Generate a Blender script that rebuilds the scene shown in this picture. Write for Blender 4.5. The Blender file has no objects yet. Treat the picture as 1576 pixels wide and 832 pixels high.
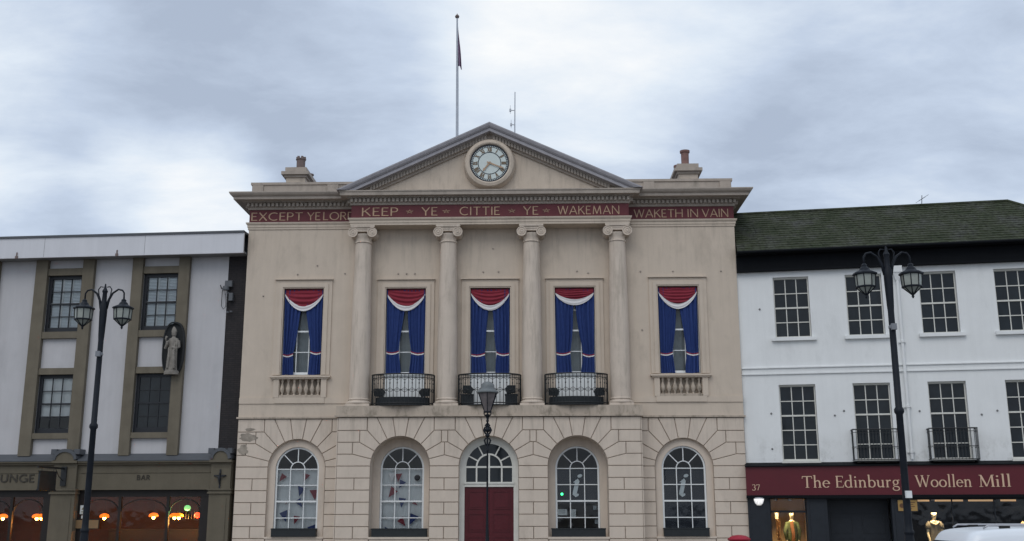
import bpy, bmesh, math, random
from math import sin, cos, pi, radians
from mathutils import Vector, Matrix
random.seed(7)
S = bpy.context.scene
C = S.collection

# ------------------------------------------------------------------ camera
cam = bpy.data.objects.new('camera', bpy.data.cameras.new('camera')); C.objects.link(cam)
cam.data.sensor_width = 36.0
cam.data.lens = 36.0 * 1625.74 / 1576.0
cam.data.clip_end = 3000; cam.data.clip_start = 0.1
_p, _y, _r = 0.22251, -0.02373, -0.00185
_f = Vector((sin(_y)*cos(_p), cos(_y)*cos(_p), sin(_p)))
_right = Vector((cos(_y), -sin(_y), 0)); _up = _right.cross(_f)
_R = _right*cos(_r) + _up*sin(_r); _U = -_right*sin(_r) + _up*cos(_r)
_m = Matrix((( _R.x, _U.x, -_f.x, 1.654), (_R.y, _U.y, -_f.y, -36.755), (_R.z, _U.z, -_f.z, 1.7496), (0, 0, 0, 1)))
cam.matrix_world = _m
S.camera = cam

# ------------------------------------------------------------------ world: overcast evening sky
W = bpy.data.worlds.new('World'); S.world = W; W.use_nodes = True
nt = W.node_tree; nt.nodes.clear()
def N(tree, typ, **kw):
    n = tree.nodes.new(typ)
    for k, v in kw.items():
        if k in ('noise_dimensions', 'operation', 'blend_type', 'data_type', 'sky_type', 'sun_disc', 'sun_elevation', 'sun_rotation', 'wave_type', 'bands_direction', 'feature', 'offset', 'interpolation', 'clamp', 'offset_frequency', 'squash', 'vector_type', 'noise_type', 'normalize'):
            setattr(n, k, v)
        else:
            n.inputs[k].default_value = v
    return n
SUN_EL, SUN_ROT = radians(48), radians(200)
out = N(nt, 'ShaderNodeOutputWorld'); mix = N(nt, 'ShaderNodeMixShader', Fac=0.93)
sky = N(nt, 'ShaderNodeTexSky', sky_type='NISHITA', sun_disc=False, sun_elevation=SUN_EL, sun_rotation=SUN_ROT)
bg1 = N(nt, 'ShaderNodeBackground', Strength=0.1); bg2 = N(nt, 'ShaderNodeBackground', Strength=0.93)
tc = N(nt, 'ShaderNodeTexCoord')
L = nt.links.new
L(sky.outputs[0], bg1.inputs[0])
# project directions on a high cloud ceiling so that the cloud cover foreshortens towards the horizon
sep = N(nt, 'ShaderNodeSeparateXYZ'); L(tc.outputs['Generated'], sep.inputs[0])
zc = N(nt, 'ShaderNodeMath', operation='ADD'); zc.inputs[1].default_value = 0.22; L(sep.outputs[2], zc.inputs[0])
zm = N(nt, 'ShaderNodeMath', operation='MAXIMUM'); zm.inputs[1].default_value = 0.06; L(zc.outputs[0], zm.inputs[0])
dx = N(nt, 'ShaderNodeMath', operation='DIVIDE'); L(sep.outputs[0], dx.inputs[0]); L(zm.outputs[0], dx.inputs[1])
dy = N(nt, 'ShaderNodeMath', operation='DIVIDE'); L(sep.outputs[1], dy.inputs[0]); L(zm.outputs[0], dy.inputs[1])
cb = N(nt, 'ShaderNodeCombineXYZ'); L(dx.outputs[0], cb.inputs[0]); L(dy.outputs[0], cb.inputs[1])
mp = N(nt, 'ShaderNodeMapping'); L(cb.outputs[0], mp.inputs[0]); mp.inputs['Rotation'].default_value = (0, 0, radians(-24)); mp.inputs['Location'].default_value = (0.35, 0.2, 0.0)
n1 = N(nt, 'ShaderNodeTexNoise', Scale=1.35, Detail=5.0, Roughness=0.46, Distortion=0.25); L(mp.outputs[0], n1.inputs['Vector'])
mp2 = N(nt, 'ShaderNodeMapping'); L(cb.outputs[0], mp2.inputs[0]); mp2.inputs['Rotation'].default_value = (0, 0, radians(-30)); mp2.inputs['Scale'].default_value = (1.0, 1.5, 1)
n2 = N(nt, 'ShaderNodeTexNoise', Scale=2.6, Detail=10.0, Roughness=0.62, Distortion=0.2); L(mp2.outputs[0], n2.inputs['Vector'])
mx = N(nt, 'ShaderNodeMath', operation='MULTIPLY_ADD'); L(n2.outputs[0], mx.inputs[0]); mx.inputs[1].default_value = 0.62
ms = N(nt, 'ShaderNodeMath', operation='MULTIPLY'); L(n1.outputs[0], ms.inputs[0]); ms.inputs[1].default_value = 0.56
L(ms.outputs[0], mx.inputs[2])
# thin places in the cloud where the light comes through: soft lobes in fixed sky directions
def lobe(d, width, amp, prev):
    d = Vector(d).normalized()
    dot = N(nt, 'ShaderNodeVectorMath', operation='DOT_PRODUCT'); L(tc.outputs['Generated'], dot.inputs[0]); dot.inputs[1].default_value = d
    mr = N(nt, 'ShaderNodeMapRange'); mr.interpolation_type = 'SMOOTHERSTEP'; L(dot.outputs['Value'], mr.inputs['Value'])
    mr.inputs['From Min'].default_value = cos(radians(width)); mr.inputs['From Max'].default_value = 1.0
    mr.inputs['To Min'].default_value = 0.0; mr.inputs['To Max'].default_value = amp
    ad = N(nt, 'ShaderNodeMath', operation='ADD'); L(prev.outputs[0], ad.inputs[0]); L(mr.outputs[0], ad.inputs[1])
    return ad
def pdir(px, py):
    return _f + _R*((px-788)/1625.74) - _U*((py-416)/1625.74)
v = mx
for px, py, wd, am in ((930, -20, 12, 0.17), (680, 110, 13, 0.02), (275, 300, 6, 0.22), (10, 120, 9, 0.16), (335, 345, 5, 0.16), (870, 110, 9, 0.04), (1010, 230, 12, -0.08),
                       (350, 170, 14, -0.15), (1400, 130, 17, -0.075), (1490, 60, 11, -0.05), (1330, 250, 6, 0.06), (60, 40, 11, -0.07), (1250, 330, 12, -0.05), (560, 190, 10, -0.05)):
    v = lobe(pdir(px, py), wd, am, v)
cr = N(nt, 'ShaderNodeValToRGB'); L(v.outputs[0], cr.inputs[0])
el = cr.color_ramp.elements
el[0].position = 0.37; el[0].color = (0.415, 0.485, 0.605, 1)
el[1].position = 0.90; el[1].color = (1.0, 1.0, 0.985, 1)
e = el.new(0.52); e.color = (0.545, 0.63, 0.765, 1)
e = el.new(0.68); e.color = (0.735, 0.81, 0.90, 1)
L(cr.outputs[0], bg2.inputs[0])
L(bg1.outputs[0], mix.inputs[1]); L(bg2.outputs[0], mix.inputs[2]); L(mix.outputs[0], out.inputs[0])

# ------------------------------------------------------------------ sun behind cloud
sd = bpy.data.lights.new('sun', 'SUN'); sun = bpy.data.objects.new('sun', sd); C.objects.link(sun)
sd.energy = 0.75; sd.angle = radians(40); sd.color = (1.0, 0.95, 0.88)
_az = SUN_ROT
_sd = Vector((sin(_az)*cos(SUN_EL), cos(_az)*cos(SUN_EL), sin(SUN_EL)))
sun.rotation_euler = _sd.to_track_quat('Z', 'Y').to_euler(); sun.location = _sd*60
S.view_settings.view_transform = 'Standard'; S.view_settings.look = 'None'
S.view_settings.exposure = 0.2; S.view_settings.gamma = 1.0; S.view_settings.use_curve_mapping = False
S.cycles.max_bounces = 6; S.cycles.transparent_max_bounces = 12

# ------------------------------------------------------------------ materials
def mat(name, col, rough=0.75, var=0.12, scale=3.0, bump=0.0, bscale=40.0, metal=0.0, streak=0.0, dirt=None, dirt_amt=0.0, dirt_scale=1.2, spec=0.35, dirt_lo=0.52, stain=None):
    m = bpy.data.materials.new(name); m.use_nodes = True
    t = m.node_tree; b = t.nodes['Principled BSDF']; l = t.links.new
    b.inputs['Roughness'].default_value = rough; b.inputs['Metallic'].default_value = metal
    b.inputs['Specular IOR Level'].default_value = spec
    g = N(t, 'ShaderNodeTexCoord')
    n = N(t, 'ShaderNodeTexNoise', Scale=scale, Detail=6.0, Roughness=0.6); l(g.outputs['Object'], n.inputs['Vector'])
    r = N(t, 'ShaderNodeMapRange'); l(n.outputs[0], r.inputs['Value'])
    r.inputs['From Min'].default_value = 0.25; r.inputs['From Max'].default_value = 0.75
    r.inputs['To Min'].default_value = 1-var; r.inputs['To Max'].default_value = 1+var
    mul = N(t, 'ShaderNodeVectorMath', operation='SCALE'); mul.inputs[0].default_value = col[:3]; l(r.outputs[0], mul.inputs['Scale'])
    last = mul.outputs[0]
    if streak:
        mpn = N(t, 'ShaderNodeMapping'); l(g.outputs['Object'], mpn.inputs[0]); mpn.inputs['Scale'].default_value = (5.0, 5.0, 0.35)
        n3 = N(t, 'ShaderNodeTexNoise', Scale=1.0, Detail=5.0, Roughness=0.65); l(mpn.outputs[0], n3.inputs['Vector'])
        r3 = N(t, 'ShaderNodeMapRange'); l(n3.outputs[0], r3.inputs['Value'])
        r3.inputs['From Min'].default_value = 0.3; r3.inputs['From Max'].default_value = 0.7
        r3.inputs['To Min'].default_value = 1-streak; r3.inputs['To Max'].default_value = 1+streak*0.4
        m3 = N(t, 'ShaderNodeVectorMath', operation='SCALE'); l(last, m3.inputs[0]); l(r3.outputs[0], m3.inputs['Scale']); last = m3.outputs[0]
    if dirt:
        mpd = N(t, 'ShaderNodeMapping'); l(g.outputs['Object'], mpd.inputs[0]); mpd.inputs['Scale'].default_value = (1.0, 1.0, 0.45)
        nd = N(t, 'ShaderNodeTexNoise', Scale=dirt_scale, Detail=8.0, Roughness=0.68, Distortion=0.3); l(mpd.outputs[0], nd.inputs['Vector'])
        rd = N(t, 'ShaderNodeMapRange'); l(nd.outputs[0], rd.inputs['Value'])
        rd.inputs['From Min'].default_value = dirt_lo; rd.inputs['From Max'].default_value = dirt_lo+0.24
        rd.inputs['To Min'].default_value = 0.0; rd.inputs['To Max'].default_value = dirt_amt
        mxd = N(t, 'ShaderNodeMix', data_type='RGBA'); l(rd.outputs[0], mxd.inputs['Factor']); l(last, mxd.inputs[6]); mxd.inputs[7].default_value = (*dirt, 1); last = mxd.outputs[2]
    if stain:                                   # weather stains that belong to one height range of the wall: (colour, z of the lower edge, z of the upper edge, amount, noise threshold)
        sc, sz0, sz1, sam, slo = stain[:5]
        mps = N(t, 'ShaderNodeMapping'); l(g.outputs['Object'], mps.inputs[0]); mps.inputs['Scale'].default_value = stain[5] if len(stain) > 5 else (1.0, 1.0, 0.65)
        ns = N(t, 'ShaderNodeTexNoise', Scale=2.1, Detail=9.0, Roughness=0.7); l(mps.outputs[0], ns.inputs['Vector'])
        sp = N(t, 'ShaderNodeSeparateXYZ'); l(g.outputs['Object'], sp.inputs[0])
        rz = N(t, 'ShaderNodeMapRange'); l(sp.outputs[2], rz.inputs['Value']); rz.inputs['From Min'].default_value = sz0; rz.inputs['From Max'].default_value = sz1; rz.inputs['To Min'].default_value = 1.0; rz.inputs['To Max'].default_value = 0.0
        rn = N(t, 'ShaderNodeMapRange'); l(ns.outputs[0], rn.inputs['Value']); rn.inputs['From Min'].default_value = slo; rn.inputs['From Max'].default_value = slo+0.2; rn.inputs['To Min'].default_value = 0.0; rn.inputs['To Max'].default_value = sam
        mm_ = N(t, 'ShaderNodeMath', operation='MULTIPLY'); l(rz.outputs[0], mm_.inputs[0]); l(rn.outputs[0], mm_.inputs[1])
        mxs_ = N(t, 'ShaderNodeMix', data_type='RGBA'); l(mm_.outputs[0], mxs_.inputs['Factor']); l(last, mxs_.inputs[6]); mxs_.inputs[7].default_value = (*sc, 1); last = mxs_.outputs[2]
    l(last, b.inputs['Base Color'])
    if bump:
        nb = N(t, 'ShaderNodeTexNoise', Scale=bscale, Detail=4.0); l(g.outputs['Object'], nb.inputs['Vector'])
        bp = N(t, 'ShaderNodeBump', Strength=bump, Distance=0.02); l(nb.outputs[0], bp.inputs['Height']); l(bp.outputs[0], b.inputs['Normal'])
    return m
def emit(name, col, strength):
    m = bpy.data.materials.new(name); m.use_nodes = True
    b = m.node_tree.nodes['Principled BSDF']; b.inputs['Base Color'].default_value = (*col, 1)
    b.inputs['Emission Color'].default_value = (*col, 1); b.inputs['Emission Strength'].default_value = strength
    return m
def clear_glass(name, tint=(0.93, 0.95, 0.95), ior=1.5, rough=0.03):
    m = bpy.data.materials.new(name); m.use_nodes = True; t = m.node_tree; t.nodes.clear(); l = t.links.new
    o = N(t, 'ShaderNodeOutputMaterial'); mxs = N(t, 'ShaderNodeMixShader'); tr = N(t, 'ShaderNodeBsdfTransparent'); gl = N(t, 'ShaderNodeBsdfGlossy', Roughness=rough)
    fr = N(t, 'ShaderNodeFresnel', IOR=ior); tr.inputs[0].default_value = (*tint, 1)
    g = N(t, 'ShaderNodeTexCoord'); nb = N(t, 'ShaderNodeTexNoise', Scale=1.4, Detail=2.0); l(g.outputs['Object'], nb.inputs['Vector'])
    bp = N(t, 'ShaderNodeBump', Strength=0.12, Distance=0.05); l(nb.outputs[0], bp.inputs['Height']); l(bp.outputs[0], gl.inputs['Normal'])
    l(fr.outputs[0], mxs.inputs[0]); l(tr.outputs[0], mxs.inputs[1]); l(gl.outputs[0], mxs.inputs[2]); l(mxs.outputs[0], o.inputs[0])
    return m
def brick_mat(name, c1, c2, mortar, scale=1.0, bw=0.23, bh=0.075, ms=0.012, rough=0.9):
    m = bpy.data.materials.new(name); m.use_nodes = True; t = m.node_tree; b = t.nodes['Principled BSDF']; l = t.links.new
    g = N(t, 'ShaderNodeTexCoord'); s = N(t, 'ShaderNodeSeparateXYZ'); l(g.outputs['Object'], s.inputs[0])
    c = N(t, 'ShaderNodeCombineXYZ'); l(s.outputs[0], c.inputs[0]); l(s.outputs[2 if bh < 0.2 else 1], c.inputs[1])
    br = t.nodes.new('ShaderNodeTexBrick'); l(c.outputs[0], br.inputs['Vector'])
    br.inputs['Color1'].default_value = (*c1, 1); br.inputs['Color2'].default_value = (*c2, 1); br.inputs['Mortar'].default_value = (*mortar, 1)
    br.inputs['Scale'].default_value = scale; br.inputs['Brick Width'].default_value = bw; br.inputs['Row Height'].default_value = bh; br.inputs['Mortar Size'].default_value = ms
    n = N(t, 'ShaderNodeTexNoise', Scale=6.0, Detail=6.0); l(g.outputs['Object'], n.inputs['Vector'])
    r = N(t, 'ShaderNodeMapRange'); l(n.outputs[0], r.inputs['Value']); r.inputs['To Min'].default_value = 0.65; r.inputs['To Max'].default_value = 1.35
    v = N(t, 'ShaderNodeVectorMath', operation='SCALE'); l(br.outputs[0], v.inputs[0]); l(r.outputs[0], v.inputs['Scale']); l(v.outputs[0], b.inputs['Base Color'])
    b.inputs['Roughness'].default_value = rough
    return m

K = {}
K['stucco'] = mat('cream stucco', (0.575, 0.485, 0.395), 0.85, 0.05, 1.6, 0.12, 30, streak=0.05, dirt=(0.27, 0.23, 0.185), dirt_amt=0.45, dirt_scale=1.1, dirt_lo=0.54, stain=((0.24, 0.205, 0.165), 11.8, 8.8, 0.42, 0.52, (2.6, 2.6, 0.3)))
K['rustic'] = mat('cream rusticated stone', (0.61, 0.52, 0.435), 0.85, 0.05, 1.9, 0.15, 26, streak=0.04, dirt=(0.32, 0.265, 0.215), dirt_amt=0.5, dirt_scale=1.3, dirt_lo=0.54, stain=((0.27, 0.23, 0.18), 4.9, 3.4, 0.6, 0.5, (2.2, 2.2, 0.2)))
K['joint'] = mat('joint mortar', (0.27, 0.225, 0.19), 0.9, 0.2, 5)
K['ledge'] = mat('lichen stained ledge stone', (0.47, 0.395, 0.32), 0.85, 0.07, 2.0, 0.2, 30, streak=0.14, dirt=(0.075, 0.065, 0.045), dirt_amt=0.85, dirt_scale=3.0, dirt_lo=0.5)
K['cornice'] = mat('weathered cornice stone', (0.40, 0.345, 0.295), 0.85, 0.09, 3.0, 0.2, 30, streak=0.1, dirt=(0.13, 0.12, 0.1), dirt_amt=0.6, dirt_scale=2.6, dirt_lo=0.55)
K['lead'] = mat('grey lead sheet', (0.37, 0.355, 0.375), 0.6, 0.12, 2.5, 0.1, 12, streak=0.1)
K['frieze'] = mat('oxblood frieze paint', (0.115, 0.020, 0.026), 0.55, 0.14, 4, 0.05, 30, streak=0.12)
K['gold'] = mat('dulled gilding', (0.42, 0.285, 0.19), 0.55, 0.3, 9, metal=0.15)
K['white'] = mat('white painted wood', (0.74, 0.76, 0.76), 0.5, 0.06, 4)
K['offwhite'] = mat('aged white painted wood', (0.64, 0.63, 0.58), 0.55, 0.08, 4)
K['grey_curtain'] = mat('grey net curtain', (0.30, 0.33, 0.34), 0.9, 0.12, 5)
K['blind'] = mat('white window blind', (0.72, 0.74, 0.74), 0.9, 0.05, 4)
K['darkroom'] = mat('dim room', (0.035, 0.035, 0.04), 0.95, 0.2, 2)
K['glass'] = clear_glass('window glass')
K['darkpane'] = mat('dark window pane', (0.012, 0.016, 0.02), 0.07, 0.4, 2.2, 0.05, 1.5, spec=0.3)
K['blue'] = mat('royal blue cloth', (0.024, 0.047, 0.165), 0.85, 0.12, 8, 0.1, 120, spec=0.2)
K['red'] = mat('crimson cloth', (0.23, 0.028, 0.045), 0.8, 0.12, 8, 0.1, 120, spec=0.2)
K['whitecloth'] = mat('white cloth', (0.68, 0.66, 0.66), 0.85, 0.06, 8, spec=0.2)
K['iron'] = mat('black wrought iron', (0.012, 0.014, 0.016), 0.5, 0.2, 10, spec=0.4)
K['blackbox'] = mat('black painted wood', (0.016, 0.02, 0.023), 0.6, 0.2, 6)
K['door'] = mat('dark red gloss door paint', (0.082, 0.0075, 0.0125), 0.4, 0.12, 3, streak=0.08)
K['brass'] = mat('brass', (0.6, 0.5, 0.35), 0.35, 0.1, 8, metal=0.8)
K['slate'] = mat('grey slate', (0.12, 0.125, 0.14), 0.7, 0.2, 2)
K['terra'] = mat('hazed terracotta pot', (0.20, 0.115, 0.10), 0.85, 0.2, 6)  # terracotta made paler, with rooftop haze painted into the colour
K['buff'] = mat('weathered buff pot', (0.17, 0.13, 0.12), 0.85, 0.2, 6)
K['bronze'] = mat('dark gilt numerals', (0.17, 0.12, 0.075), 0.5, 0.2, 9)
K['dial'] = mat('white clock dial', (0.60, 0.66, 0.64), 0.5, 0.04, 3)
K['ink'] = mat('black dial paint', (0.02, 0.024, 0.035), 0.5, 0.1, 3)
K['steel'] = mat('galvanised steel', (0.4, 0.42, 0.45), 0.5, 0.1, 8, metal=0.5)
K['polepaint'] = mat('pale flagpole paint', (0.42, 0.45, 0.5), 0.5, 0.08, 8)
K['flag'] = mat('hazed purple blue flag cloth', (0.24, 0.16, 0.25), 0.85, 0.2, 5)  # cloth colour lightened to paint in the haze before the flag
K['lwall'] = mat('grey white render', (0.50, 0.49, 0.50), 0.85, 0.05, 1.2, 0.1, 40, streak=0.05, dirt=(0.32, 0.32, 0.33), dirt_amt=0.35, dirt_scale=0.8)
K['lstone'] = mat('olive sandstone', (0.155, 0.134, 0.1), 0.88, 0.14, 2.2, 0.2, 40, streak=0.1, dirt=(0.10, 0.085, 0.06), dirt_amt=0.5, dirt_scale=1.5)
K['lstone2'] = mat('olive grey shopfront stone', (0.125, 0.108, 0.078), 0.8, 0.1, 2.2, 0.1, 40, streak=0.08)
K['lsoffit'] = mat('grey soffit board', (0.22, 0.22, 0.22), 0.85, 0.1, 2)
K['fascia'] = mat('pale fascia board', (0.63, 0.63, 0.66), 0.6, 0.04, 1.0, streak=0.05, dirt=(0.25, 0.22, 0.2), dirt_amt=0.3, dirt_scale=0.9, dirt_lo=0.62)
K['bluegrey'] = mat('blue grey lead flashing', (0.08, 0.086, 0.096), 0.55, 0.12, 3)
K['shadebrick'] = brick_mat('shade-darkened brick', (0.022, 0.019, 0.021), (0.03, 0.024, 0.025), (0.016, 0.015, 0.016))  # brick colour darkened to stand in for the shadow of a recess
K['bframe'] = mat('black window frame paint', (0.018, 0.02, 0.025), 0.5, 0.15, 6)
K['shutter'] = mat('louvred shutter paint', (0.72, 0.78, 0.82), 0.7, 0.08, 4)
K['shopdark'] = mat('dark shopfront joinery', (0.014, 0.011, 0.010), 0.5, 0.2, 4)
K['barwall'] = mat('brown bar wall', (0.04, 0.017, 0.011), 0.8, 0.3, 2.5, dirt=(0.02, 0.012, 0.01), dirt_amt=0.8, dirt_scale=2.0)
K['rwall'] = mat('cold white painted wall', (0.755, 0.765, 0.76), 0.8, 0.04, 1.2, 0.12, 24, streak=0.035, dirt=(0.42, 0.43, 0.42), dirt_amt=0.35, dirt_scale=0.8, dirt_lo=0.56, stain=((0.22, 0.21, 0.17), 3.3, 4.3, 0.6, 0.5))
K['rblack'] = mat('black eaves paint', (0.005, 0.006, 0.008), 0.7, 0.2, 3, spec=0.12)
K['navy'] = mat('near black navy joinery', (0.012, 0.0155, 0.022), 0.5, 0.2, 4)
K['sign'] = mat('maroon sign board', (0.098, 0.0105, 0.0175), 0.45, 0.08, 2)
K['signtext'] = mat('tan sign letters', (0.62, 0.43, 0.30), 0.6, 0.05, 5)
K['stonefig'] = mat('grey carved stone', (0.235, 0.215, 0.19), 0.9, 0.2, 9, 0.3, 40, dirt=(0.06, 0.055, 0.05), dirt_amt=0.7, dirt_scale=5)
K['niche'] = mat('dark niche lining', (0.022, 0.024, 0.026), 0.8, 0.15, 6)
K['lampiron'] = mat('blue black lamp iron', (0.009, 0.012, 0.018), 0.55, 0.25, 7, 0.15, 30, spec=0.22)
K['lampglass'] = mat('dusty lantern glass', (0.30, 0.32, 0.29), 0.25, 0.15, 8)
K['lampglass2'] = mat('clear dim lantern glass', (0.17, 0.15, 0.15), 0.12, 0.4, 4)
K['verdigris'] = mat('dull copper cap', (0.15, 0.165, 0.17), 0.5, 0.2, 8)
K['postred'] = mat('faded red cast iron', (0.33, 0.02, 0.04), 0.45, 0.12, 6)
K['carwhite'] = mat('pearl white car paint', (0.72, 0.755, 0.80), 0.25, 0.02, 2, spec=0.6)
K['carglass'] = mat('dark car glass', (0.02, 0.025, 0.03), 0.06, 0.1, 2, spec=0.6)
K['rubber'] = mat('black rubber', (0.02, 0.02, 0.02), 0.8, 0.1, 8)
K['alloy'] = mat('grey alloy', (0.4, 0.4, 0.42), 0.35, 0.1, 8, metal=0.8)
K['asphalt'] = mat('asphalt', (0.05, 0.05, 0.052), 0.9, 0.2, 1.5, 0.3, 60)
K['flags'] = brick_mat('paving flags', (0.2, 0.19, 0.175), (0.24, 0.225, 0.2), (0.1, 0.095, 0.09), 1.0, 0.9, 0.6, 0.012)
K['setts'] = brick_mat('stone setts', (0.15, 0.145, 0.14), (0.19, 0.18, 0.17), (0.07, 0.07, 0.065), 1.0, 0.4, 0.25, 0.012)
K['kerb'] = mat('kerb stone', (0.26, 0.25, 0.235), 0.85, 0.15, 4, 0.1, 40)
K['skin'] = mat('cream mannequin plastic', (0.72, 0.62, 0.42), 0.5, 0.04, 5)
K['amber'] = emit('amber bulb', (1.0, 0.42, 0.06), 60)
K['amberglow'] = emit('amber glow shade', (1.0, 0.19, 0.012), 1.15)  # self-lit shade colour, partly standing in for lens glow round the bulbs
K['redlamp'] = emit('red lamp glass', (1.0, 0.07, 0.02), 2.6)
K['greenlamp'] = emit('green lit glass', (0.25, 0.75, 0.25), 0.9)
K['greenled'] = emit('green lamp', (0.05, 1.0, 0.3), 2.5)
K['warmpanel'] = emit('warm light panel', (1.0, 0.62, 0.32), 0.33)
K['bulkhead'] = emit('frosted white lamp glass', (0.9, 0.88, 0.86), 0.75)

# moss-grown tiles of the right-hand roof
def tile_mat():
    m = bpy.data.materials.new('mossy slates'); m.use_nodes = True; t = m.node_tree; b = t.nodes['Principled BSDF']; l = t.links.new
    g = N(t, 'ShaderNodeTexCoord')
    n = N(t, 'ShaderNodeTexNoise', Scale=1.1, Detail=7.0, Roughness=0.7); l(g.outputs['Object'], n.inputs['Vector'])
    c = N(t, 'ShaderNodeValToRGB'); l(n.outputs[0], c.inputs[0]); ee = c.color_ramp.elements
    ee[0].position = 0.36; ee[0].color = (0.024, 0.032, 0.015, 1); ee[1].position = 0.70; ee[1].color = (0.062, 0.064, 0.058, 1)
    q = ee.new(0.5); q.color = (0.038, 0.044, 0.026, 1)
    n2 = N(t, 'ShaderNodeTexNoise', Scale=9.0, Detail=4.0); l(g.outputs['Object'], n2.inputs['Vector'])
    r = N(t, 'ShaderNodeMapRange'); l(n2.outputs[0], r.inputs['Value']); r.inputs['From Min'].default_value = 0.3; r.inputs['From Max'].default_value = 0.7; r.inputs['To Min'].default_value = 0.6; r.inputs['To Max'].default_value = 1.5
    v = N(t, 'ShaderNodeVectorMath', operation='SCALE'); l(c.outputs[0], v.inputs[0]); l(r.outputs[0], v.inputs['Scale']); l(v.outputs[0], b.inputs['Base Color'])
    b.inputs['Roughness'].default_value = 0.85; b.inputs['Specular IOR Level'].default_value = 0.25
    return m
K['tiles'] = tile_mat()

# ------------------------------------------------------------------ mesh collector
class MB:
    def __init__(s): s.v = []; s.f = []; s.mi = []
    def add(s, vs, fs, mi=0):
        o = len(s.v); s.v += [tuple(p) for p in vs]
        for f in fs: s.f.append([o+i for i in f]); s.mi.append(mi)
        return s
    def box(s, x0, x1, y0, y1, z0, z1, mi=0):
        return s.add([(x0,y0,z0),(x1,y0,z0),(x1,y1,z0),(x0,y1,z0),(x0,y0,z1),(x1,y0,z1),(x1,y1,z1),(x0,y1,z1)],
              [(0,3,2,1),(4,5,6,7),(0,1,5,4),(1,2,6,5),(2,3,7,6),(3,0,4,7)], mi)
    def quad(s, a, b, c, d, mi=0): return s.add([a,b,c,d], [(0,1,2,3)], mi)
    def prism(s, poly, y0, y1, mi=0, inset=None):          # polygon in xz extruded along y; front face at y0
        n = len(poly); fr = inset or poly
        vs = [(x, y0, z) for x, z in fr] + [(x, y1, z) for x, z in poly]
        return s.add(vs, [tuple(range(n)), tuple(range(2*n-1, n-1, -1))] + [(i, i+n, (i+1) % n+n, (i+1) % n) for i in range(n)], mi)
    def tube(s, pts, r, n=8, mi=0, cap=True):
        pts = [Vector(p) for p in pts]; rs = r if isinstance(r, (list, tuple)) else [r]*len(pts)
        rings = []; prev = None
        for i, p in enumerate(pts):
            t = (pts[min(i+1, len(pts)-1)] - pts[max(i-1, 0)])
            if t.length < 1e-9: t = Vector((0, 0, 1))
            t.normalize()
            if prev is None:
                a = Vector((0, 0, 1)) if abs(t.z) < 0.9 else Vector((1, 0, 0))
                u = t.cross(a).normalized()
            else:
                u = prev - t*prev.dot(t)
                u = u.normalized() if u.length > 1e-6 else t.orthogonal().normalized()
            prev = u; w = t.cross(u)
            rings.append([p + (u*cos(2*pi*k/n) + w*sin(2*pi*k/n))*rs[i] for k in range(n)])
        vs = [q for ring in rings for q in ring]; fs = []
        for i in range(len(pts)-1):
            for k in range(n): fs.append((i*n+k, i*n+(k+1) % n, (i+1)*n+(k+1) % n, (i+1)*n+k))
        if cap: fs += [tuple(range(n-1, -1, -1)), tuple(range((len(pts)-1)*n, len(pts)*n))]
        return s.add(vs, fs, mi)
    def lathe(s, prof, c=(0,0,0), n=24, mi=0, axis='z', sq=1.0, cap=True, phase=0.0):
        vs = []; fs = []
        for r, h in prof:
            for k in range(n):
                a = 2*pi*k/n + phase
                if axis == 'z': vs.append((c[0]+r*cos(a), c[1]+r*sin(a)*sq, c[2]+h))
                else: vs.append((c[0]+r*cos(a), c[1]+h, c[2]+r*sin(a)))
        for i in range(len(prof)-1):
            for k in range(n): fs.append((i*n+k, i*n+(k+1) % n, (i+1)*n+(k+1) % n, (i+1)*n+k))
        if cap: fs += [tuple(range(n)), tuple(range((len(prof)-1)*n, len(prof)*n))]
        return s.add(vs, fs, mi)
    def loft(s, secs, n=18, mi=0):                          # (cx, cy, z, rx, ry)
        vs = []; fs = []
        for cx, cy, z, rx, ry in secs:
            for k in range(n): a = 2*pi*k/n; vs.append((cx+rx*cos(a), cy+ry*sin(a), z))
        for i in range(len(secs)-1):
            for k in range(n): fs.append((i*n+k, i*n+(k+1) % n, (i+1)*n+(k+1) % n, (i+1)*n+k))
        fs += [tuple(range(n)), tuple(range((len(secs)-1)*n, len(secs)*n))]
        return s.add(vs, fs, mi)
    def grid(s, fn, nu, nv, mi=0):
        vs = [fn(i/nu, j/nv) for j in range(nv+1) for i in range(nu+1)]
        return s.add(vs, [(j*(nu+1)+i, j*(nu+1)+i+1, (j+1)*(nu+1)+i+1, (j+1)*(nu+1)+i) for j in range(nv) for i in range(nu)], mi)
    def sweep(s, prof, path, mi=0, closed_prof=True):       # prof (d, z): d = distance outwards; path = [(x, y, nx, ny)] with mitred offset vectors
        m = len(prof); vs = []; fs = []
        for x, y, nx, ny in path:
            for d, z in prof: vs.append((x+nx*d, y+ny*d, z))
        for i in range(len(path)-1):
            for k in range(m if closed_prof else m-1): fs.append((i*m+k, i*m+(k+1) % m, (i+1)*m+(k+1) % m, (i+1)*m+k))
        if closed_prof: fs += [tuple(range(m)), tuple(range((len(path)-1)*m, len(path)*m))]
        return s.add(vs, fs, mi)
    def build(s, name, mats, parent=None, smooth=False, loc=None, recalc=True):
        me = bpy.data.meshes.new(name); me.from_pydata(s.v, [], s.f)
        for m in (mats if isinstance(mats, (list, tuple)) else [mats]): me.materials.append(m)
        for p, i in zip(me.polygons, s.mi): p.material_index = i
        if recalc:
            bm = bmesh.new(); bm.from_mesh(me); bmesh.ops.recalc_face_normals(bm, faces=bm.faces); bm.to_mesh(me); bm.free()
        if smooth:
            for p in me.polygons: p.use_smooth = True
            if smooth is not True:
                try: me.set_sharp_from_angle(angle=radians(smooth))
                except Exception: pass
        o = bpy.data.objects.new(name, me); C.objects.link(o)
        if parent: o.parent = parent
        if loc: o.location = loc
        return o
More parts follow.
